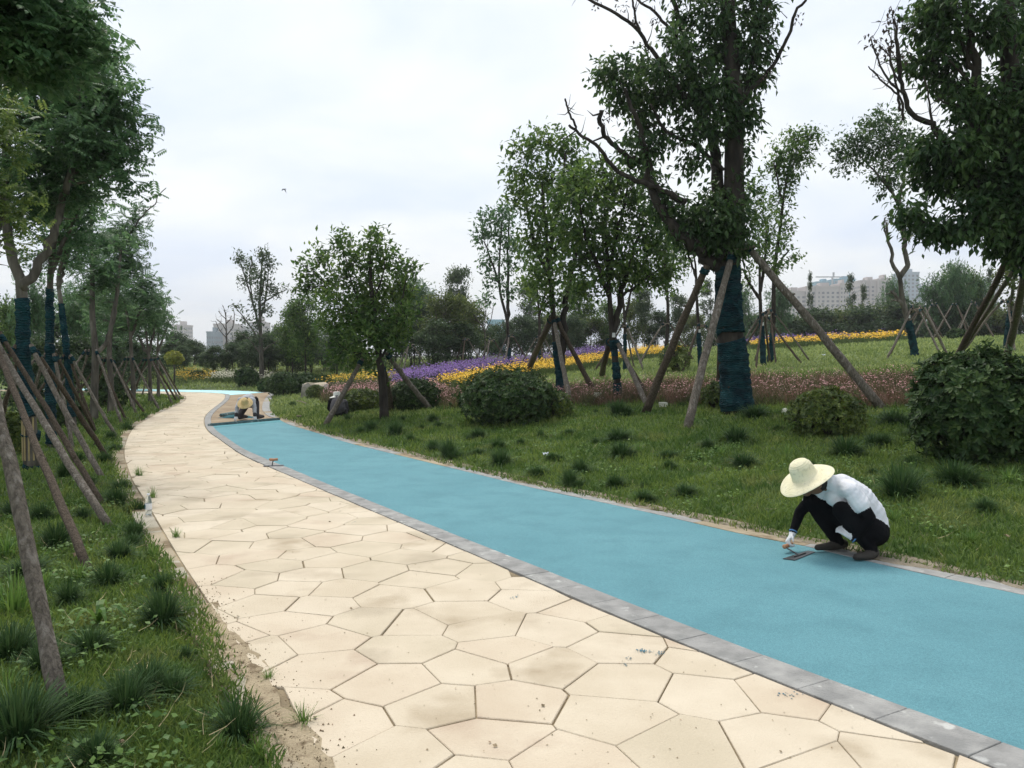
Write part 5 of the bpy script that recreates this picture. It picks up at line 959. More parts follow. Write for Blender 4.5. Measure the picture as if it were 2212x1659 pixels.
# low broad-leaved weeds and clover in patches over the turf
rng = np.random.default_rng(31); n = 420; r = np.exp(rng.uniform(math.log(3), math.log(20), n)); a_ = rng.uniform(-.58, .58, n); x, y = r * np.sin(a_), r * np.cos(a_); kp = sdist(x, y) > .12; x, y = x[kp], y[kp]; n = len(x)
k = np.repeat(np.arange(n), 26); sp_ = rng.uniform(.05, .16, n)[k]; px_, py_ = x[k] + rng.normal(0, 1, len(k)) * sp_, y[k] + rng.normal(0, 1, len(k)) * sp_
kp = sdist(px_, py_) > .03; k, px_, py_ = k[kp], px_[kp], py_[kp]
P = np.c_[px_, py_, terr(px_, py_) + rng.uniform(.03, .085, len(k))]; an = rng.uniform(0, 6.28, len(k)); mb = MB()
leaves(mb, T_DIAM, P, np.c_[np.cos(an), np.sin(an), rng.uniform(-.2, .6, len(k))], np.array([0, 0, 1.]) + rng.normal(0, .35, (len(k), 3)), rng.uniform(.018, .05, len(k)), 0, 1.1)
tag(link('low_weeds', mb.mesh('low_weeds', M['weed'])), 'patches of small light green broad-leaved weeds in the grass', 'weeds', None, 'stuff')
# straw-coloured dead blades
n = 1600; r = np.exp(rng.uniform(math.log(3), math.log(16), n)); a_ = rng.uniform(-.58, .58, n); x, y = r * np.sin(a_), r * np.cos(a_); kp = sdist(x, y) > 0; x, y = x[kp], y[kp]; n = len(x); an = rng.uniform(0, 6.28, n); mb = MB()
leaves(mb, T_BLADE, np.c_[x, y, terr(x, y) + .03], np.c_[np.cos(an), np.sin(an), rng.uniform(-.1, .5, n)], np.array([0, 0, 1.]) + rng.normal(0, .4, (n, 3)), rng.uniform(.05, .14, n), 0, .035)
M['deadgrass'] = mat('dead_grass', (.30, .25, .13), (.42, .36, .2), 5, .8, island=.3)
tag(link('dead_grass', mb.mesh('dead_grass', M['deadgrass'])), 'straw-coloured dead blades among the green grass', 'grass', None, 'stuff')

# flecks of blue rubber dropped on the paving
rng = np.random.default_rng(41); mb = MB(); spots = [(1392, 1406, 26, 40), (1428, 1412, 14, 18), (1358, 1422, 10, 8), (1350, 1436, 8, 8), (1110, 1290, 20, 10), (760, 1130, 20, 8), (1700, 1500, 40, 14)]
Ps = np.concatenate([np.array([G(cx_ + rng.normal(0, sx_ * .4), cy_ + rng.normal(0, 2.2), .0155) for _ in range(n_)]) for cx_, cy_, sx_, n_ in spots]); n = len(Ps); an = rng.uniform(0, 6.28, n)
leaves(mb, T_DIAM, Ps, np.c_[np.cos(an), np.sin(an), np.full(n, .15)], np.array([0, 0, 1.]) + rng.normal(0, .2, (n, 3)), rng.uniform(.005, .014, n), 0, 1.6)
M['fleck'] = mat('fleck', (.02, .10, .15), (.04, .16, .22), 20, .8)
tag(link('rubber_flecks', mb.mesh('rubber_flecks', M['fleck'])), 'flecks of dark blue rubber dropped on the beige paving', 'rubber', None, 'stuff')
# dry grit on the paving
n = 900; r = np.exp(rng.uniform(math.log(3.1), math.log(14), n)); a_ = rng.uniform(-.5, .45, n); x, y = r * np.sin(a_), r * np.cos(a_); ok_ = inside(np.c_[x, y], PP); x, y = x[ok_], y[ok_]; n = len(x); an = rng.uniform(0, 6.28, n); mb = MB()
leaves(mb, T_DIAM, np.c_[x, y, np.full(n, .0155)], np.c_[np.cos(an), np.sin(an), np.full(n, .25)], np.array([0, 0, 1.]) + rng.normal(0, .3, (n, 3)), rng.uniform(.004, .012, n) * (1 + (rng.random(n) < .05) * 1.5), 0, 1.3)
tag(link('path_grit', mb.mesh('path_grit', M['crumb'])), 'grit and leaf crumbs strewn on the beige paving', 'grit', None, 'stuff')

# ------------------------------------------------------------------ people: bodies grown from tapered limbs and fused into one skin
def capsule(mb, a, b, ra, rb, n=14):
    a = np.asarray(a, float); b = np.asarray(b, float); d = b - a; L = np.linalg.norm(d) + 1e-6; d = d / L; P = []; r = []
    for t in np.linspace(-math.pi / 2, 0, 5)[:-1]: P.append(a + d * ra * math.sin(t)); r.append(max(ra * math.cos(t), 1e-4))
    for t in np.linspace(0, 1, 4): P.append(a + (b - a) * t); r.append(ra + (rb - ra) * t)
    for t in np.linspace(0, math.pi / 2, 5)[1:]: P.append(b + d * rb * math.sin(t)); r.append(max(rb * math.cos(t), 1e-4))
    mb.tube(P, r, n, True)
def body(name, prims, mats, parent, voxel=.007, smooth=4, fold=None):
    """prims: ('c', a, b, ra, rb, material) limbs and ('e', centre, radii, material, rot) rounded masses, fused into one skin"""
    mb = MB()
    for p in prims:
        if p[0] == 'c': capsule(mb, p[1], p[2], p[3], p[4])
        else: mb.ball(p[1], p[2], 18, rot=p[4] if len(p) > 4 else None)
    me = mb.mesh('tmp', []); tmp = link('tmp', me)
    md = tmp.modifiers.new('r', 'REMESH'); md.mode = 'VOXEL'; md.voxel_size = voxel; md.use_smooth_shade = True
    ms = tmp.modifiers.new('s', 'SMOOTH'); ms.iterations = smooth; ms.factor = .5
    dg = bpy.context.evaluated_depsgraph_get(); ev = tmp.evaluated_get(dg); res = bpy.data.meshes.new_from_object(ev); res.name = name
    bpy.data.objects.remove(tmp); bpy.data.meshes.remove(me)
    n = len(res.vertices); V = np.empty(n * 3, np.float32); res.vertices.foreach_get('co', V); V = V.reshape(-1, 3)
    np_ = len(res.polygons); C_ = np.empty(np_ * 3, np.float32); res.polygons.foreach_get('center', C_); C_ = C_.reshape(-1, 3)
    best = np.full(np_, 1e9); mi = np.zeros(np_, np.int32)
    for p in prims:
        if p[0] == 'c':
            a, b = np.asarray(p[1], float), np.asarray(p[2], float); d = b - a; t = np.clip(((C_ - a) @ d) / (d @ d + 1e-9), 0, 1)
            D = np.linalg.norm(C_ - a - t[:, None] * d, axis=1) - (p[3] + (p[4] - p[3]) * t); m = p[5]
        else:
            q = C_ - np.asarray(p[1]); 
            if len(p) > 4: q = q @ np.asarray(p[4])
            r = np.asarray(p[2], float) if np.ndim(p[2]) else np.full(3, p[2]); D = (np.linalg.norm(q / r, axis=1) - 1) * r.min(); m = p[3]
        k = D < best; best[k] = D[k]; mi[k] = m
    if fold is not None:
        from mathutils import noise as NZ
        NV = np.empty(n * 3, np.float32); res.vertex_normals.foreach_get('vector', NV); NV = NV.reshape(-1, 3)
        LV = np.empty(len(res.loops), np.int32); res.loops.foreach_get('vertex_index', LV); LT = np.empty(np_, np.int32); res.polygons.foreach_get('loop_total', LT)
        ids = np.unique(LV[np.repeat(mi, LT) == fold])
        for q_ in ids:
            c_ = V[q_]; f_ = NZ.noise(Vector((c_[0] * 5 + c_[2] * 5, c_[1] * 4, (c_[2] - c_[0]) * 30))) * .006 + NZ.noise(Vector(c_ * 40)) * .0015
            V[q_] = c_ + NV[q_] * f_
        res.vertices.foreach_set('co', V.ravel())
    res.materials.clear()
    for m in mats: res.materials.append(m)
    res.polygons.foreach_set('material_index', mi); res.polygons.foreach_set('use_smooth', np.ones(np_, bool)); res.update()
    return link(name, res, parent)
def hand(prims, wrist, tip, palmn, m, curl=.5, side=1, s=1.0, thumb_dir=None):
    """palm and five unequal bent fingers from wrist towards tip; palmn = direction the palm faces"""
    w_ = np.asarray(wrist, float); d = unit(np.asarray(tip, float) - w_); n_ = unit(np.asarray(palmn, float) - d * np.dot(palmn, d)); x = np.cross(d, n_) * side
    for k in (-1, 0, 1): prims.append(('c', w_ + x * .012 * k * s, w_ + d * .075 * s + x * .024 * k * s, .017 * s, .014 * s, m))
    for k, L_ in ((-1.5, .062), (-.5, .074), (.5, .078), (1.5, .070)):
        p0 = w_ + d * .078 * s + x * .0185 * k * s; c1 = curl; q = unit(d * math.cos(c1) + n_ * math.sin(c1)); p1 = p0 + q * L_ * .45 * s
        q2 = unit(d * math.cos(c1 * 2.1) + n_ * math.sin(c1 * 2.1)); p2 = p1 + q2 * L_ * .36 * s; q3 = unit(d * math.cos(c1 * 2.9) + n_ * math.sin(c1 * 2.9)); p3 = p2 + q3 * L_ * .25 * s
        prims += [('c', p0, p1, .0098 * s, .0092 * s, m), ('c', p1, p2, .0092 * s, .0085 * s, m), ('c', p2, p3, .0085 * s, .0075 * s, m)]
    t0 = w_ + d * .025 * s + x * .026 * s; t1 = t0 + unit(x * .8 + d * .7 + n_ * .35) * .038 * s; t2 = t1 + unit(x * .15 + d * .9 + n_ * .6) * .03 * s
    prims += [('c', t0, t1, .0125 * s, .0105 * s, m), ('c', t1, t2, .0105 * s, .0085 * s, m)]
def straw(name, c1, c2):
    m = mat(name, c1, c2, 14, .75, .0, c3=tuple(v * .7 for v in c1), s3=40, p3=(.55, .8)); t = m.node_tree; n = t.nodes; l = t.links; b = n['Principled BSDF']
    tx = n.new('ShaderNodeTexCoord'); g = n.new('ShaderNodeTexWave'); g.wave_type = 'RINGS'; g.rings_direction = 'Z'; g.inputs['Scale'].default_value = 26; g.inputs['Distortion'].default_value = .4
    l.new(tx.outputs['Object'], g.inputs['Vector']); bp = n.new('ShaderNodeBump'); bp.inputs['Strength'].default_value = .6; bp.inputs['Distance'].default_value = .004; l.new(g.outputs['Fac'], bp.inputs['Height']); l.new(bp.outputs[0], b.inputs['Normal']); return m
M['skin'] = mat('skin', (.17, .085, .05), (.21, .11, .068), 8, .55)
M['shirt'] = mat('shirt', (.66, .67, .70), (.75, .76, .78), 3, .9, .4, 11, stretch=(1, .6, 1.6))
M['black'] = mat('black_cloth', (.005, .005, .006), (.010, .010, .011), 5, .95, .9, 14, spec=.08)
M['shoe'] = mat('shoe', (.03, .026, .022), (.055, .048, .04), 10, .8)
M['glove'] = mat('glove', (.62, .63, .64), (.72, .72, .72), 30, .95, .5, 120)
M['cuffblue'] = mat('cuff_blue', (.08, .2, .4))
M['straw'] = straw('straw_cream', (.72, .67, .45), (.80, .75, .54))
M['straw2'] = straw('straw_tan', (.62, .45, .20), (.72, .55, .28))
M['hair'] = mat('hair', (.012, .01, .009), (.02, .018, .015), 30, .6)
M['grey_shirt'] = mat('grey_shirt', (.05, .048, .054), (.075, .072, .08), 4, .9, .5, 14)
M['pale_shirt'] = mat('pale_shirt', (.36, .37, .39), (.50, .50, .52), 7, .9, .4, 14)
M['char'] = mat('charcoal_cloth', (.035, .033, .036), (.055, .05, .052), 5, .9, .4, 16)
M['steel'] = mat('steel', (.018, .02, .022), (.04, .042, .045), 12, .35, spec=.6)
M['handle'] = mat('tool_handle', (.35, .17, .09), (.45, .24, .13), 10, .6)
def hat(parent, c, normal, prof, m, loc0, fwd=(0, 0, 1), wob=.012, name='hat', seed=1, band=None):
    z = unit(np.asarray(normal, float)); x = unit(np.cross(np.asarray(fwd, float) + [.01, .02, 0], z)); y = np.cross(z, x); Rm = np.stack([x, y, z], 1)
    pr_ = np.array(prof); d_ = np.r_[0, np.cumsum(np.linalg.norm(np.diff(pr_, axis=0), axis=1))]; s_ = np.linspace(0, d_[-1], 44); prof = np.c_[np.interp(s_, d_, pr_[:, 0]), np.interp(s_, d_, pr_[:, 1]) + .0016 * (np.arange(44) % 2)]
    n = 48; k = len(prof); a = np.arange(n) * 2 * math.pi / n; rg = np.random.default_rng(seed); mb = MB(); rows = []
    for (r, h) in prof: rows.append(np.c_[r * np.cos(a), r * np.sin(a), h + wob * (r / .2) ** 2 * np.sin(2 * a + seed)])
    V = np.concatenate(rows); i = np.arange(k - 1)[:, None] * n; j = np.arange(n)[None, :]; j2 = (j + 1) % n
    mb.add(V, None, np.stack([i + j, i + j2, i + n + j2, i + n + j], -1).reshape(-1, 4)); me = mb.mesh(name, m, smooth=True)
    o = link(name, me, parent); o.matrix_local = Matrix(np.r_[np.c_[Rm, np.asarray(c, float)], [[0, 0, 0, 1]]].tolist())
    md = o.modifiers.new('t', 'SOLIDIFY'); md.thickness = .004
    if band:
        bm_ = MB(); bm_.lathe([(band[0], band[1]), (band[0] + .003, band[1] + .001), (band[2] + .003, band[3]), (band[2], band[3])], 36); link('hat_band', bm_.mesh('hat_band', M['black'], smooth=True), o)
    return o

# --- worker squatting at the lane's edge, smoothing it with a trowel
mo = G((2950 + 1290 / 2.765) * SRC, (1700 + 1390 / 2.765) * SRC, .014)
man = thing('person', mo, 'squatting worker in cream straw hat, white shirt and black sleeves smoothing the blue lane', 'person')
def mz(zx, zy, y): return np.array([(zx - 1290) / 1371., y, (1390 - zy) / 1371. - .19 * y])
SK, SH, BK, GL, SO = 0, 1, 2, 3, 4
pelvis, s1_, s2_, s3_, nb_ = mz(1430, 1085, .16), mz(1385, 905, .16), mz(1245, 740, .16), mz(1090, 625, .16), mz(965, 560, .16)
hd = mz(800, 545, .17); nsh, nel, nwr, nha = mz(1105, 650, .0), mz(1262, 940, -.07), mz(1135, 1165, -.01), mz(1035, 1075, .03)
fsh, fel, fwr, fha = mz(915, 650, .31), mz(735, 880, .36), mz(628, 1110, .30), mz(585, 1205, .27)
nhip, nkn, nan = mz(1395, 1090, .07), mz(1020, 865, .02), mz(1345, 1275, .03)
fhip, fkn, fan = mz(1390, 1080, .26), mz(835, 745, .29), mz(1140, 1215, .31)
pr = [('e', pelvis, (.125, .165, .125), BK), ('c', pelvis + [-.01, 0, .04], s1_, .135, .128, SH), ('c', s1_, s2_, .128, .135, SH), ('c', s2_, s3_, .135, .118, SH), ('c', s3_, nb_, .115, .07, SH),
      ('c', s3_ + [0, -.02, 0], nsh + [0, .03, 0], .09, .075, SH), ('c', s3_, fsh + [0, -.03, 0], .09, .07, SH), ('c', s2_ + [-.03, 0, -.05], s3_ + [-.04, 0, -.06], .10, .09, SH),
      ('c', nb_ + [-.01, 0, -.01], hd + [.03, 0, -.02], .052, .05, SK), ('e', hd + [0, 0, -.012], (.088, .072, .092), SK), ('c', hd + [-.05, 0, -.05], hd + [-.065, 0, -.085], .05, .036, SK), ('c', hd + [-.094, 0, -.01], hd + [-.115, 0, -.045], .011, .016, SK), ('e', hd + [-.092, 0, -.075], (.02, .026, .014), SK), ('e', hd + [.01, -.078, -.015], (.02, .01, .032), SK),
      ('c', nsh, nsh + (nel - nsh) * .52, .068, .070, SH), ('c', nsh + (nel - nsh) * .4, nel, .055, .047, BK), ('c', nel, nwr, .047, .031, BK),
      ('c', fsh, fsh + (fel - fsh) * .45, .062, .062, SH), ('c', fsh + (fel - fsh) * .4, fel, .053, .045, BK), ('c', fel, fwr, .045, .030, BK),
      ('c', nhip, nkn, .105, .074, BK), ('c', nkn, nkn + (nan - nkn) * .4, .072, .070, BK), ('c', nkn + (nan - nkn) * .4, nan, .070, .048, BK),
      ('c', fhip, fkn, .105, .074, BK), ('c', fkn, fkn + (fan - fkn) * .4, .072, .070, BK), ('c', fkn + (fan - fkn) * .4, fan, .070, .048, BK),
      ('c', nan + [.03, .02, -.035], nan + [-.02, -.03, -.040], .040, .040, SO), ('c', nan + [-.02, -.03, -.042], nan + [-.15, -.075, -.050], .038, .026, SO),
      ('c', fan + [.05, .02, -.02], fan + [-.02, -.01, -.025], .040, .040, SO), ('c', fan + [-.02, -.01, -.027], fan + [-.185, -.05, -.036], .038, .026, SO),
      ('c', nwr, nwr + (nha - nwr) * .25, .030, .026, GL), ('c', fwr, fwr + (fha - fwr) * .3, .030, .027, GL)]
hand(pr, nwr + (nha - nwr) * .12, nha, (0, .8, -.5), GL, .45, -1, .98)
hand(pr, fwr + (fha - fwr) * .15, fha + [-.02, 0, 0], (.75, -.2, -.5), GL, .85, 1, .98)
body('body', pr, [M['skin'], M['shirt'], M['black'], M['glove'], M['shoe']], man, .0068, 4, fold=1)
for e_, s_ in ((-.032, 1), (.032, -1)):
    link('eye', MB().ball(hd + [-.088, e_, -.008], .011, 8).mesh('eye', M['hair'], smooth=True), man)
link('hair', MB().ball(hd + [.035, 0, -.005], (.072, .079, .075), 20).mesh('hair', M['hair'], smooth=True), man)
0 and link('shirt_hem', MB().lathe([(.148, -.02), (.152, .0), (.140, .045)], 28, Matrix.Translation(Vector(pelvis + [.0, 0, .10])) @ Matrix.Rotation(R(28), 4, 'Y') @ Matrix.Diagonal((.93, 1.06, 1, 1))).mesh('shirt_hem', M['shirt'], smooth=True), man)
for p, d, r in ((nwr, nwr - nha, .033), (fwr, fwr - fha, .033)):
    d = unit(d); link('glove_cuff', MB().tube([p + d * .004, p + d * .014], [r, r], 16).mesh('glove_cuff', M['cuffblue'], smooth=True), man)
hc = mz(700, 500, .17) + np.array([-.50, -.16, .85]) * .012
hat(man, hc, (-.50, -.16, .85), [(.002, .142), (.035, .140), (.064, .128), (.084, .10), (.093, .06), (.098, .012), (.108, 0), (.15, -.010), (.19, -.022), (.222, -.038)], M['straw'], mo, seed=2)
# trowel under his hand
tr0 = thing('trowel', fha + mo - [0, 0, 0], 'steel plastering trowel with wooden grip in the squatting worker\'s hand', 'trowel')
tr0.location = (fha + mo)[0], (fha + mo)[1], 0
def zG(zx, zy, z=.013): return G((2950 + zx / 2.765) * SRC, (1700 + zy / 2.765) * SRC, z)
q0, q1, q2, q3 = zG(365, 1385), zG(495, 1402), zG(720, 1312), zG(640, 1298); o0 = np.array(tr0.location)
V = np.array([q0, q1, q2, q3]); V2 = V + [0, 0, .004]
link('blade', MB().add(np.r_[V, V2] - o0, None, [[0, 3, 2, 1], [4, 5, 6, 7], [0, 1, 5, 4], [1, 2, 6, 5], [2, 3, 7, 6], [3, 0, 4, 7]]).mesh('blade', M['steel']), tr0)
c0, c1 = (q0 + q1) / 2 * .75 + (q2 + q3) / 2 * .25, (q0 + q1) / 2 * .28 + (q2 + q3) / 2 * .72
hg = fha + mo + np.array([-.02, -.01, -.035]); ax = unit(c1 - c0)
link('spine', MB().tube([c0 + [0, 0, .006], c1 + [0, 0, .006]], .006, 6).mesh('spine', M['steel'], o0), tr0)
link('bracket', MB().tube([c0 * .6 + c1 * .4 + [0, 0, .006], hg - ax * .055, hg - ax * .05 + [0, 0, .002]], .006, 6).mesh('bracket', M['steel'], o0), tr0)
link('grip', MB().tube([hg - ax * .07, hg - ax * .06, hg, hg + ax * .06], [.012, .019, .016, .017], 12).mesh('grip', M['handle'], o0, True), tr0)

# --- worker kneeling on the bare strip, pulling the screed bar
wo = (np.r_[BARL, 0] + np.r_[BARR, 0]) / 2; wo = G(526, 910.5, .01)
kn = thing('person', wo, 'kneeling worker in tan straw hat and pale grey top bending over the long bar', 'person')
SK, SH, BK, GL = 0, 1, 2, 3
lh, rh = np.array([-.20, .02, .085]), np.array([.265, .06, .085]); lw, rw = np.array([-.195, .06, .135]), np.array([.245, .10, .135]); le, re = np.array([-.205, .16, .33]), np.array([.21, .2, .31]); ls, rs = np.array([-.165, .30, .50]), np.array([.13, .32, .49])
ch, be, pv = np.array([-.02, .34, .50]), np.array([-.03, .52, .52]), np.array([-.03, .70, .44]); hd2 = np.array([.0, .17, .46])
pr = [('c', ch, be, .135, .135, SH), ('c', be, pv, .135, .145, SH), ('e', pv + [0, .04, -.03], (.17, .13, .13), BK), ('c', ch, ls, .10, .075, SH), ('c', ch, rs, .10, .075, SH), ('c', ls, le, .062, .050, SH), ('c', le, lw, .050, .036, SH), ('c', rs, re, .062, .050, SH), ('c', re, rw, .050, .036, SH),
      ('c', lw + [0, .012, .035], lw + [0, 0, 0], .044, .044, BK), ('c', rw + [-.006, .012, .035], rw, .044, .044, BK), ('c', ch + [0, -.08, .0], hd2, .055, .05, SK), ('e', hd2, (.078, .1, .1), SK), ('e', hd2 + [0, -.06, -.07], (.045, .05, .05), SK), ('e', hd2 + [0, -.105, -.03], (.014, .02, .02), SK),
      ('c', pv + [-.1, .02, -.02], [-.235, .44, .12], .095, .075, BK), ('c', pv + [.1, .02, -.02], [.165, .46, .12], .095, .075, BK), ('c', [-.235, .44, .085], [-.23, .82, .06], .072, .05, BK), ('c', [.165, .46, .085], [.17, .84, .06], .072, .05, BK), ('c', [-.23, .84, .06], [-.22, .93, .05], .04, .035, BK), ('c', [.2, .86, .06], [.19, .95, .05], .04, .035, BK)]
hand(pr, lw + [0, -.01, -.005], lh, (0, .3, -1), GL, .55, 1); hand(pr, rw + [0, -.01, -.005], rh, (0, .3, -1), GL, .55, -1)
body('body', pr, [M['skin'], M['pale_shirt'], M['char'], M['glove']], kn, .008, 4, fold=1)
link('hair', MB().ball(hd2 + [0, .03, .03], (.085, .095, .09), 16).mesh('hair', M['hair'], smooth=True), kn)
hat(kn, (.015, .07, .455), (.08, -.72, .69), [(.002, .125), (.035, .122), (.058, .112), (.072, .09), (.082, .05), (.088, .008), (.10, 0), (.14, -.012), (.182, -.030)], M['straw2'], wo, seed=4)
link('waist_pouch', MB().ball((.13, .60, .50), (.05, .08, .05), 12).tube([(.09, .55, .53), (.12, .6, .57), (.15, .66, .52)], .012, 7).mesh('waist_pouch', M['black'], smooth=True), kn)

# --- person crouching on the grass seen from behind
co = onland(727, 902); cw = thing('person', co, 'crouching person in white hat and dark clothes seen from behind on the grass', 'person')
k_ = mpx(co[1]) / .05953
def cz(zx, zy, y): return np.array([(zx - 820) / k_, y, (1345 - zy) / k_ - .075 * y])
SK, SH, BK = 0, 1, 2
pr = [('e', cz(840, 1150, .05), (.19, .17, .13), BK), ('c', cz(840, 1050, .05), cz(830, 900, .12), .19, .18, SH), ('c', cz(830, 900, .12), cz(790, 760, .22), .18, .15, SH), ('c', cz(790, 740, .22), cz(770, 640, .28), .10, .06, SK), ('e', cz(745, 590, .32), (.08, .09, .1), SK),
      ('c', cz(790, 770, .22), cz(560, 760, .22), .10, .08, BK), ('c', cz(560, 760, .22), cz(520, 1000, .16), .075, .065, BK), ('c', cz(520, 1000, .16), cz(560, 1150, .35), .06, .045, BK), ('c', cz(790, 770, .22), cz(1040, 800, .24), .10, .085, SH), ('c', cz(1040, 800, .24), cz(1100, 1000, .2), .08, .07, SH), ('c', cz(1100, 1000, .2), cz(1060, 1130, .4), .06, .045, SH),
      ('c', cz(700, 1150, .1), cz(600, 1020, .45), .10, .075, BK), ('c', cz(960, 1150, .1), cz(1040, 1040, .45), .10, .075, BK), ('c', cz(600, 1020, .45), cz(600, 1290, .3), .07, .05, BK), ('c', cz(1040, 1040, .45), cz(1020, 1290, .3), .07, .05, BK), ('c', cz(600, 1310, .22), cz(590, 1320, .42), .04, .035, BK), ('c', cz(1020, 1310, .22), cz(1030, 1320, .42), .04, .035, BK), ('c', cz(1120, 1080, .1), cz(1180, 1190, .06), .05, .02, SH)]
hand(pr, cz(560, 1150, .35), cz(570, 1230, .4), (0, 1, 0), SK, .5, 1, .95); hand(pr, cz(1060, 1130, .4), cz(1050, 1210, .45), (0, 1, 0), SK, .5, -1, .95)
body('body', pr, [M['skin'], M['grey_shirt'], M['black']], cw, .009, 4, fold=1)
link('hair', MB().ball(cz(745, 590, .31), (.086, .095, .1), 16).mesh('hair', M['hair'], smooth=True), cw)
M['white_hat'] = mat('white_hat', (.74, .74, .68), (.8, .8, .75), 20, .8, .3, 60)
hat(cw, cz(738, 560, .32), (-.03, .06, 1), [(.002, .105), (.05, .112), (.074, .105), (.080, .085), (.088, .02), (.094, 0), (.14, -.010), (.18, -.028)], M['white_hat'], co, seed=5, band=(.090, .004, .087, .026))

# ------------------------------------------------------------------ tools and small things
M['bar'] = mat('bar', (.06, .115, .125), (.13, .20, .205), 14, .8, .5, 40, c3=(.33, .38, .37), s3=9, p3=(.6, .7))
M['teal_heap'] = mat('teal_heap', (.02, .09, .11), (.035, .14, .16), 30, .9, 1.0, 80)
b0, b1 = G(451, 919, .03), G(603, 905.5, .03); m_ = (b0 + b1) / 2
sb = thing('screed_bar', m_ - [0, 0, .03], 'long teal stained screed bar laid across the lane under the kneeling worker', 'tool')
ax = unit(b1 - b0); sd = np.cross([0, 0, 1], ax); Rm = np.stack([ax, sd, [0, 0, 1]], 1)
link('beam', MB().box((0, 0, .032), (np.linalg.norm(b1 - b0) / 2, .035, .028), rot=None).mesh('beam', M['bar']), sb).rotation_euler = (0, 0, math.atan2(ax[1], ax[0]))
link('lip', MB().box((0, 0, .066), (np.linalg.norm(b1 - b0) / 2 * .98, .012, .006)).mesh('lip', M['bar']), sb).rotation_euler = (0, 0, math.atan2(ax[1], ax[0]))
e0, e1 = G(477, 897, .045), G(523, 889.5, .045); rb = thing('roller_tube', (e0 + e1) / 2 - [0, 0, .045], 'teal stained roller lying on the bare strip behind the kneeling worker', 'tool')
cc_ = (e0 + e1) / 2 - [0, 0, .045]
link('drum', MB().tube([e0, e0 * .99 + e1 * .01, e0 * .01 + e1 * .99, e1], [.035, .045, .045, .035], 14).mesh('drum', M['bar'], cc_, True), rb)
link('axle', MB().tube([e0 - unit(e1 - e0) * .06, e1 + unit(e1 - e0) * .06], .012, 6).mesh('axle', M['steel'], cc_), rb)
rg = np.random.default_rng(4); hp = G(512, 903, 0); mb = MB(); th_ = np.linspace(0, 2 * math.pi, 26, endpoint=False)
rows = [np.c_[np.cos(th_) * r * .47 * (1 + .10 * rg.normal(size=26)), np.sin(th_) * r * .26 * (1 + .1 * rg.normal(size=26)), np.full(26, .09 * (1 - r ** 1.5)) + rg.normal(0, .006, 26)] for r in (1, .85, .65, .45, .25, .05)]
i_ = np.arange(5)[:, None] * 26; j_ = np.arange(26)[None]; mb.add(np.concatenate(rows), None, np.stack([i_ + j_, i_ + (j_ + 1) % 26, i_ + 26 + (j_ + 1) % 26, i_ + 26 + j_], -1).reshape(-1, 4))
tag(link('rubber_heap', mb.mesh('rubber_heap', M['teal_heap'], smooth=True), None, hp + [0, .1, 0]), 'low heap of dark teal rubber granules between the kneeling worker\'s knees', 'rubber granules')
def small_trowel(label, p, ang, hm):
    t_ = thing('trowel', p, label, 'trowel'); t_.rotation_euler = (0, 0, ang)
    link('blade', MB().box((0, 0, .003), (.14, .05, .002)).mesh('blade', M['steel']), t_)
    link('bracket', MB().tube([(-.02, 0, .005), (-.01, 0, .06), (.0, 0, .075)], .008, 6).mesh('bracket', M['steel']), t_)
    link('grip', MB().tube([(-.06, 0, .085), (-.05, 0, .09), (.0, 0, .088), (.06, 0, .09)], [.014, .021, .018, .02], 10).mesh('grip', hm, smooth=True), t_)
small_trowel('small trowel with reddish grip left on the grey kerb strip', G(591, 1006, .018), .3, M['handle'])
small_trowel('trowel with pale grip left at the right edge of the blue lane', G(646, 906.5, .03), .5, M['wood'])
st0, st1 = onland(640, 869) + [0, 0, .05], onland(662, 875) + [0, 0, .05]
tag(link('stick', MB().tube([st0 - st0, (st1 - st0) * .5 + [0, 0, .02], st1 - st0], .014, 6).mesh('stick', M['wood']), None, st0), 'thin pale stick lying in the grass right of the bare strip', 'stick')
# plastic bottle on the left kerb
bp_ = G(321, 1112, .014); bo_ = thing('water_bottle', bp_, 'clear plastic water bottle with blue and white label standing on the left kerb', 'bottle')
M['plastic'] = bpy.data.materials.new('clear_plastic'); M['plastic'].use_nodes = True; pb = M['plastic'].node_tree.nodes['Principled BSDF']; pb.inputs['Base Color'].default_value = (.9, .95, .95, 1); pb.inputs['Roughness'].default_value = .08; pb.inputs['Transmission Weight'].default_value = .85; pb.inputs['IOR'].default_value = 1.2
M['label_w'] = mat('label_white', (.75, .76, .77)); M['label_b'] = mat('label_blue', (.03, .16, .22))
link('bottle_body', MB().lathe([(.001, .001), (.030, .002), (.032, .012), (.030, .03), (.032, .05), (.0325, .12), (.030, .145), (.020, .175), (.012, .19), (.012, .20)], 20).mesh('bottle_body', M['plastic'], smooth=True), bo_)
link('bottle_label', MB().lathe([(.0330, .055), (.0332, .056), (.0332, .114), (.0330, .115)], 20).mesh('bottle_label', M['label_w'], smooth=True), bo_)
lb_ = MB(); aa = np.linspace(2.6, 4.2, 8); V = np.concatenate([np.c_[np.cos(aa) * .0337, np.sin(aa) * .0337, np.full(8, z)] for z in (.062, .106)]); q = np.arange(7); lb_.add(V, None, np.stack([q, q + 1, q + 9, q + 8], -1)); link('label_print', lb_.mesh('label_print', M['label_b'], smooth=True), bo_)
link('cap', MB().lathe([(.0135, .198), (.0135, .214), (.001, .215)], 16).mesh('cap', M['label_w'], smooth=True), bo_)
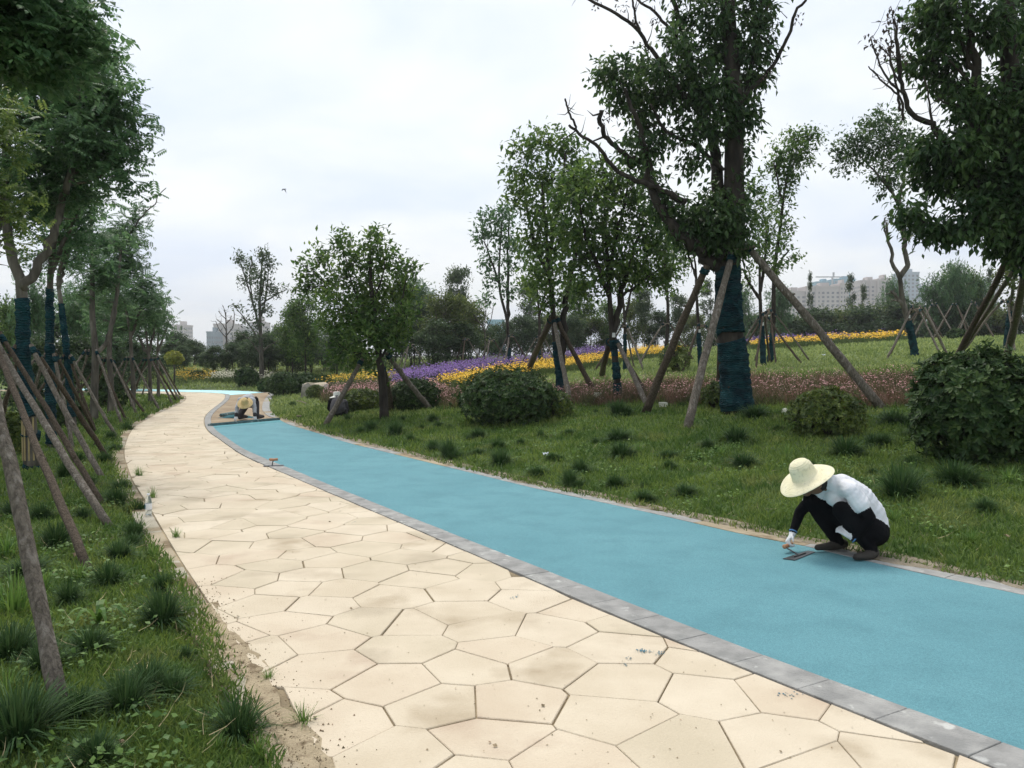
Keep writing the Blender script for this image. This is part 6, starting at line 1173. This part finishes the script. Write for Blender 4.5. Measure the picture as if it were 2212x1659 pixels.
# flat rock
M['rock'] = mat('rock', (.20, .19, .165), (.36, .34, .29), 3, .95, 1.0, 10, c3=(.10, .095, .085), s3=2.5, p3=(.55, .68)); M['rock_top'] = mat('rock_top', (.42, .36, .26), (.52, .46, .35), 3, .95, .6, 12)
def rock(label, p, sx, sy, sz, seed, mats, name='rock', tiltz=0, cat='rock'):
    rg = np.random.default_rng(seed); bm = bmesh.new(); bmesh.ops.create_icosphere(bm, subdivisions=3, radius=1)
    for v in bm.verts:
        n = v.co.normalized(); f = 1 + .13 * math.sin(n.x * 4 + seed) * math.cos(n.y * 3.3 + n.z * 2) + rg.normal(0, .03)
        e = .55; v.co = Vector([math.copysign(abs(c) ** e, c) for c in n]) * f * .8
        v.co = Vector((v.co.x * sx, v.co.y * sy, max(-.1, v.co.z) * sz))
    for f in bm.faces: f.material_index = 1 if (f.normal.z > .8 and len(mats) > 1) else 0
    me = bpy.data.meshes.new(name); bm.to_mesh(me); bm.free()
    for m in mats: me.materials.append(m)
    return tag(link(name, me, None, p), label, cat)
rp = onland(676, 858); rock('flat-topped pale boulder among the dark bushes', rp + [0, .35, 0], .62, .45, .62, 3, [M['rock'], M['rock_top']])
M['cream'] = mat('cream_block', (.50, .50, .40), (.62, .62, .52), 8, .9, .3, 40)
for k, (px, py, w_, h_, lab) in enumerate([(1290, 872, 16, 24, 'tall white block lying on edge below the forked dark trunk'), (1262, 857, 16, 12, 'short white tube end in the grass left of the tall white block'), (1432, 878, 18, 9, 'small white angular scrap below the leaning log'), (1696, 896, 15, 14, 'cream stone on the grass right of the netted trunk')]):
    p = onland(px, py); s_ = mpx(p[1]); mb = MB(); 
    if k in (0, 2): mb.prism(np.array([(-.5, -.35), (.5, -.4), (.42, .4), (-.45, .35)]) * w_ / s_, -.02, h_ / s_, .008)
    elif k == 1: mb.tube([(-.5 * w_ / s_, 0, .05), (.45 * w_ / s_, -.05, .08)], .06, 14)
    else: mb.ball((0, 0, .05), (w_ / 2 / s_, .07, h_ / 1.6 / s_), 9)
    tag(link('white_scrap', mb.mesh('white_scrap', M['cream']), None, p), lab, 'scrap'); bpy.data.objects[-1] if False else None
M['litter'] = mat('litter', (.55, .62, .68), (.7, .72, .75), 30, .8)
M['dryleaf'] = mat('dry_leaf', (.30, .22, .14), (.42, .32, .22), 20, .9)
for k, (px, py, w_, lab, m_) in enumerate([(1178, 988, 14, 'crumpled white litter on the slope near the lane', 'litter'), (1778, 770 + 272 - 0 - 272, 9, 'scrap of pale blue litter among the pink flowers', 'litter'), (262, 1628, 14, 'dry brown leaf on the near left grass', 'dryleaf'), (165, 1212, 16, 'curled tan leaf at the foot of the dark log', 'dryleaf'), (2176, 1170, 12, 'fallen dry leaf on the grass at the right edge', 'dryleaf')]):
    p = onland(px, py) + [0, 0, .05]; s_ = w_ / mpx(p[1]); mb = MB(); rg = np.random.default_rng(k + 60); g_ = np.linspace(-.5, .5, 5); X_, Y_ = np.meshgrid(g_, g_); Z_ = rg.normal(0, .16, X_.shape) + .3 * X_ ** 2
    q = (np.arange(4)[:, None] * 5 + np.arange(4)[None]).ravel(); mb.add(np.c_[X_.ravel() * (1 - .6 * np.abs(Y_.ravel())), Y_.ravel(), Z_.ravel()] * s_, None, np.stack([q, q + 1, q + 6, q + 5], -1))
    tag(link('litter' if m_ == 'litter' else 'fallen_leaf', mb.mesh('litter', M[m_]), None, p), lab, 'litter' if m_ == 'litter' else 'leaf')
# bird
bp2 = at(614, 409, 38); bm_ = MB(); M['bird'] = mat('bird', (.03, .032, .04), (.05, .05, .06), 10, .7)
bd_ = thing('bird', bp2, 'small dark bird flying against the cloudy sky', 'bird')
body('bird_body', [('c', (-.055, 0, 0), (.05, 0, .012), .026, .02, 0), ('c', (.05, 0, .012), (.1, 0, .018), .02, .008, 0), ('e', (-.078, 0, -.002), (.022, .018, .018), 0), ('c', (-.095, 0, -.004), (-.112, 0, -.006), .006, .002, 0)], [M['bird']], bd_, .006, 2)
for sg, tp in ((-1, (-.085, -.16, -.10)), (1, (.075, .13, -.17))):
    V = np.array([(-.04, sg * .02, .01), (.03, sg * .02, .012), (-.03, sg * .10, .015), (.035, sg * .09, -.01), tp]); V = np.r_[V, V - [0, 0, .006]]
    link('wing', MB().add(V, [[2, 3, 4], [7, 9, 8]], [[0, 1, 3, 2], [5, 7, 8, 6], [0, 2, 7, 5], [1, 6, 8, 3]]).mesh('wing', M['bird']), bd_)

# ------------------------------------------------------------------ far buildings
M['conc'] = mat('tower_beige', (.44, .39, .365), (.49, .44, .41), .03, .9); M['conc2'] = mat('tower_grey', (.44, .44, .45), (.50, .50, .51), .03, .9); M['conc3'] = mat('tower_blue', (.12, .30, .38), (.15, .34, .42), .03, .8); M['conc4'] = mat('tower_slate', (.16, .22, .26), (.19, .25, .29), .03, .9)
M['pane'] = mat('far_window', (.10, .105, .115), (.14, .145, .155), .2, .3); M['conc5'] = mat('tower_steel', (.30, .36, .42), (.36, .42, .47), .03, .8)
def tower(label, x0, x1, top, Y, wm, fl=3.0, bays=None, rib=None, crown=True, steps=None, win=(.5, .5)):
    a = at(x0, top, Y); b = at(x1, top, Y); W = b[0] - a[0]; H = a[2]; c = np.array([(a[0] + b[0]) / 2, Y, 0.]); o = thing('apartment_block', c, label, 'building'); D = 9.0
    link('wall', MB().box((0, D, H / 2), (W / 2, D, H / 2)).mesh('wall', M[wm]), o)
    nf = int(H / fl); nb = bays or max(3, int(W / 3.3)); mb = MB(); sx = W / nb
    for i_ in range(nf):
        for j_ in range(nb):
            z = (i_ + .55) * fl
            if z > H - 1: continue
            x = -W / 2 + (j_ + .5) * sx; mb.box((x, .02, z), (sx * win[0] * .5, .12, fl * win[1] * .5))
    for i_ in range(nf):
        for j_ in range(5):
            z = (i_ + .55) * fl
            if z < H - 1: mb.box((-W / 2 - .02 if x0 > 1106 else W / 2 + .02, 2 + j_ * 3.3, z), (.12, .8, fl * .25))
    tag(link('windows', mb.mesh('windows', M['pane']), o), kind='stuff')
    if rib:
        for r_ in rib: link('bay', MB().box((-W / 2 + W * r_, -.7, H / 2 + .8), (W * .035, .9, H / 2 + .8)).mesh('bay', M[wm]), o)
    if crown:
        pr_ = link('parapet', MB().box((0, D, H + .5), (W / 2 + .25, D + .25, .5)).mesh('parapet', M[wm]), o)
        link('roof_house', MB().box((W * .12, D, H + 2.4), (W * .13, 4, 1.45)).mesh('roof_house', M[wm]), o)
    return o
tower('broad beige apartment block with a grid of dark windows, left of its group', 1688, 1741, 631, 600, 'conc', 3.0)
tower('widest beige apartment block with a grid of windows in the right group', 1742, 1815, 621, 598, 'conc', 3.0, rib=(.3,))
tower('narrow taller beige wing joined to the widest block', 1815.5, 1834, 614, 597, 'conc', 3.0)
tower('blue topped tower behind the widest beige block', 1764, 1798, 610, 800, 'conc3', 3.2)
tower('second blue topped tower right of the first', 1802, 1848, 604, 800, 'conc3', 3.2)
tower('pinkish tower block with vertical bays', 1858, 1902, 608, 620, 'conc', 3.0, rib=(.15, .5, .85))
tower('pinkish tower block beside the steel grey tower', 1903, 1926, 603, 620, 'conc', 3.0, rib=(.3,))
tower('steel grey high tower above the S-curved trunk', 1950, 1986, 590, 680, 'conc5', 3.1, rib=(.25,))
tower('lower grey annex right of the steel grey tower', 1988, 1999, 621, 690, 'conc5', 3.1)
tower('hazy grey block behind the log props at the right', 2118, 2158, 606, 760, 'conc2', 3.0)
tower('beige tower left of the thicket beyond the bend', 369, 397, 704, 640, 'conc', 3.0, rib=(.5,))
tower('slate scaffolded building at the left of the far group', 446, 461, 719, 560, 'conc4', 3.0)
tower('beige unfinished tower behind the dead tree', 461, 505, 702, 580, 'conc', 3.0, rib=(.35,))
tower('pale tower stub right of the dead tree', 506, 517, 711, 600, 'conc2', 3.0)
tower('grey tower block seen through the thin tree', 519, 541, 708, 600, 'conc2', 3.0)
tower('beige tower block behind the tall thin tree', 541, 568, 698, 610, 'conc', 3.0)
tower('pale grey tower block left of the tall bushy tree', 588, 618, 706, 600, 'conc2', 3.0, rib=(.4,))
tower('low bluish hall seen between the meadow trees', 1053, 1090, 690, 500, 'conc3', 3.0, crown=False)
tower('pale small tower seen between the propped trees', 1406, 1424, 676, 600, 'conc2', 3.0)
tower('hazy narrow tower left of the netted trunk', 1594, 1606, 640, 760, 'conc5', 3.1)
# tower crane
cp = at(1798, 610, 790); cr0 = thing('tower_crane', (cp[0], cp[1], 0), 'tiny tower crane standing over the blue topped towers', 'crane'); M['crane'] = mat('crane', (.35, .36, .36))
zt = at(1798, 599, 790)[2]
link('mast', MB().box((0, 0, zt / 2), (.7, .7, zt / 2)).mesh('mast', M['crane']), cr0)
link('jib', MB().box((-3, 0, zt + .3), (13, .5, .5)).mesh('jib', M['crane']), cr0)
link('cab', MB().box((1, 0, zt + 2.8), (.7, .7, 2)).mesh('cab', M['crane']), cr0)

# ------------------------------------------------------------------ air
hz = bpy.data.materials.new('haze'); hz.use_nodes = True; t = hz.node_tree; t.nodes.clear(); ho = t.nodes.new('ShaderNodeOutputMaterial'); pv_ = t.nodes.new('ShaderNodeVolumePrincipled')
pv_.inputs['Color'].default_value = (.93, .96, 1, 1); pv_.inputs['Density'].default_value = .0005; pv_.inputs['Anisotropy'].default_value = .3; t.links.new(pv_.outputs[0], ho.inputs['Volume'])
o = link('haze', MB().box((0, 850, 49), (1600, 1050, 51)).mesh('haze', hz)); tag(o, 'thin pale haze over the park', None, None, 'stuff')

# ------------------------------------------------------------------ alike things: say which of the row
ORD = ['leftmost', 'second from left', 'third from left', 'fourth from left', 'fifth from left', 'sixth from left', 'seventh from left', 'eighth from left', 'ninth from left', 'tenth from left']
same = {}
for o in sc.objects:
    if o.parent is None and o.get('label') and o.get('category'): same.setdefault(o['label'], []).append(o)
for lab, L_ in same.items():
    if 2 <= len(L_) <= 10:
        L_.sort(key=lambda o: o.location.x / max(o.location.y, .1))
        for k, o in enumerate(L_): o['label'] = ORD[k] + ' ' + lab if k == 0 else lab + ', ' + ORD[k]
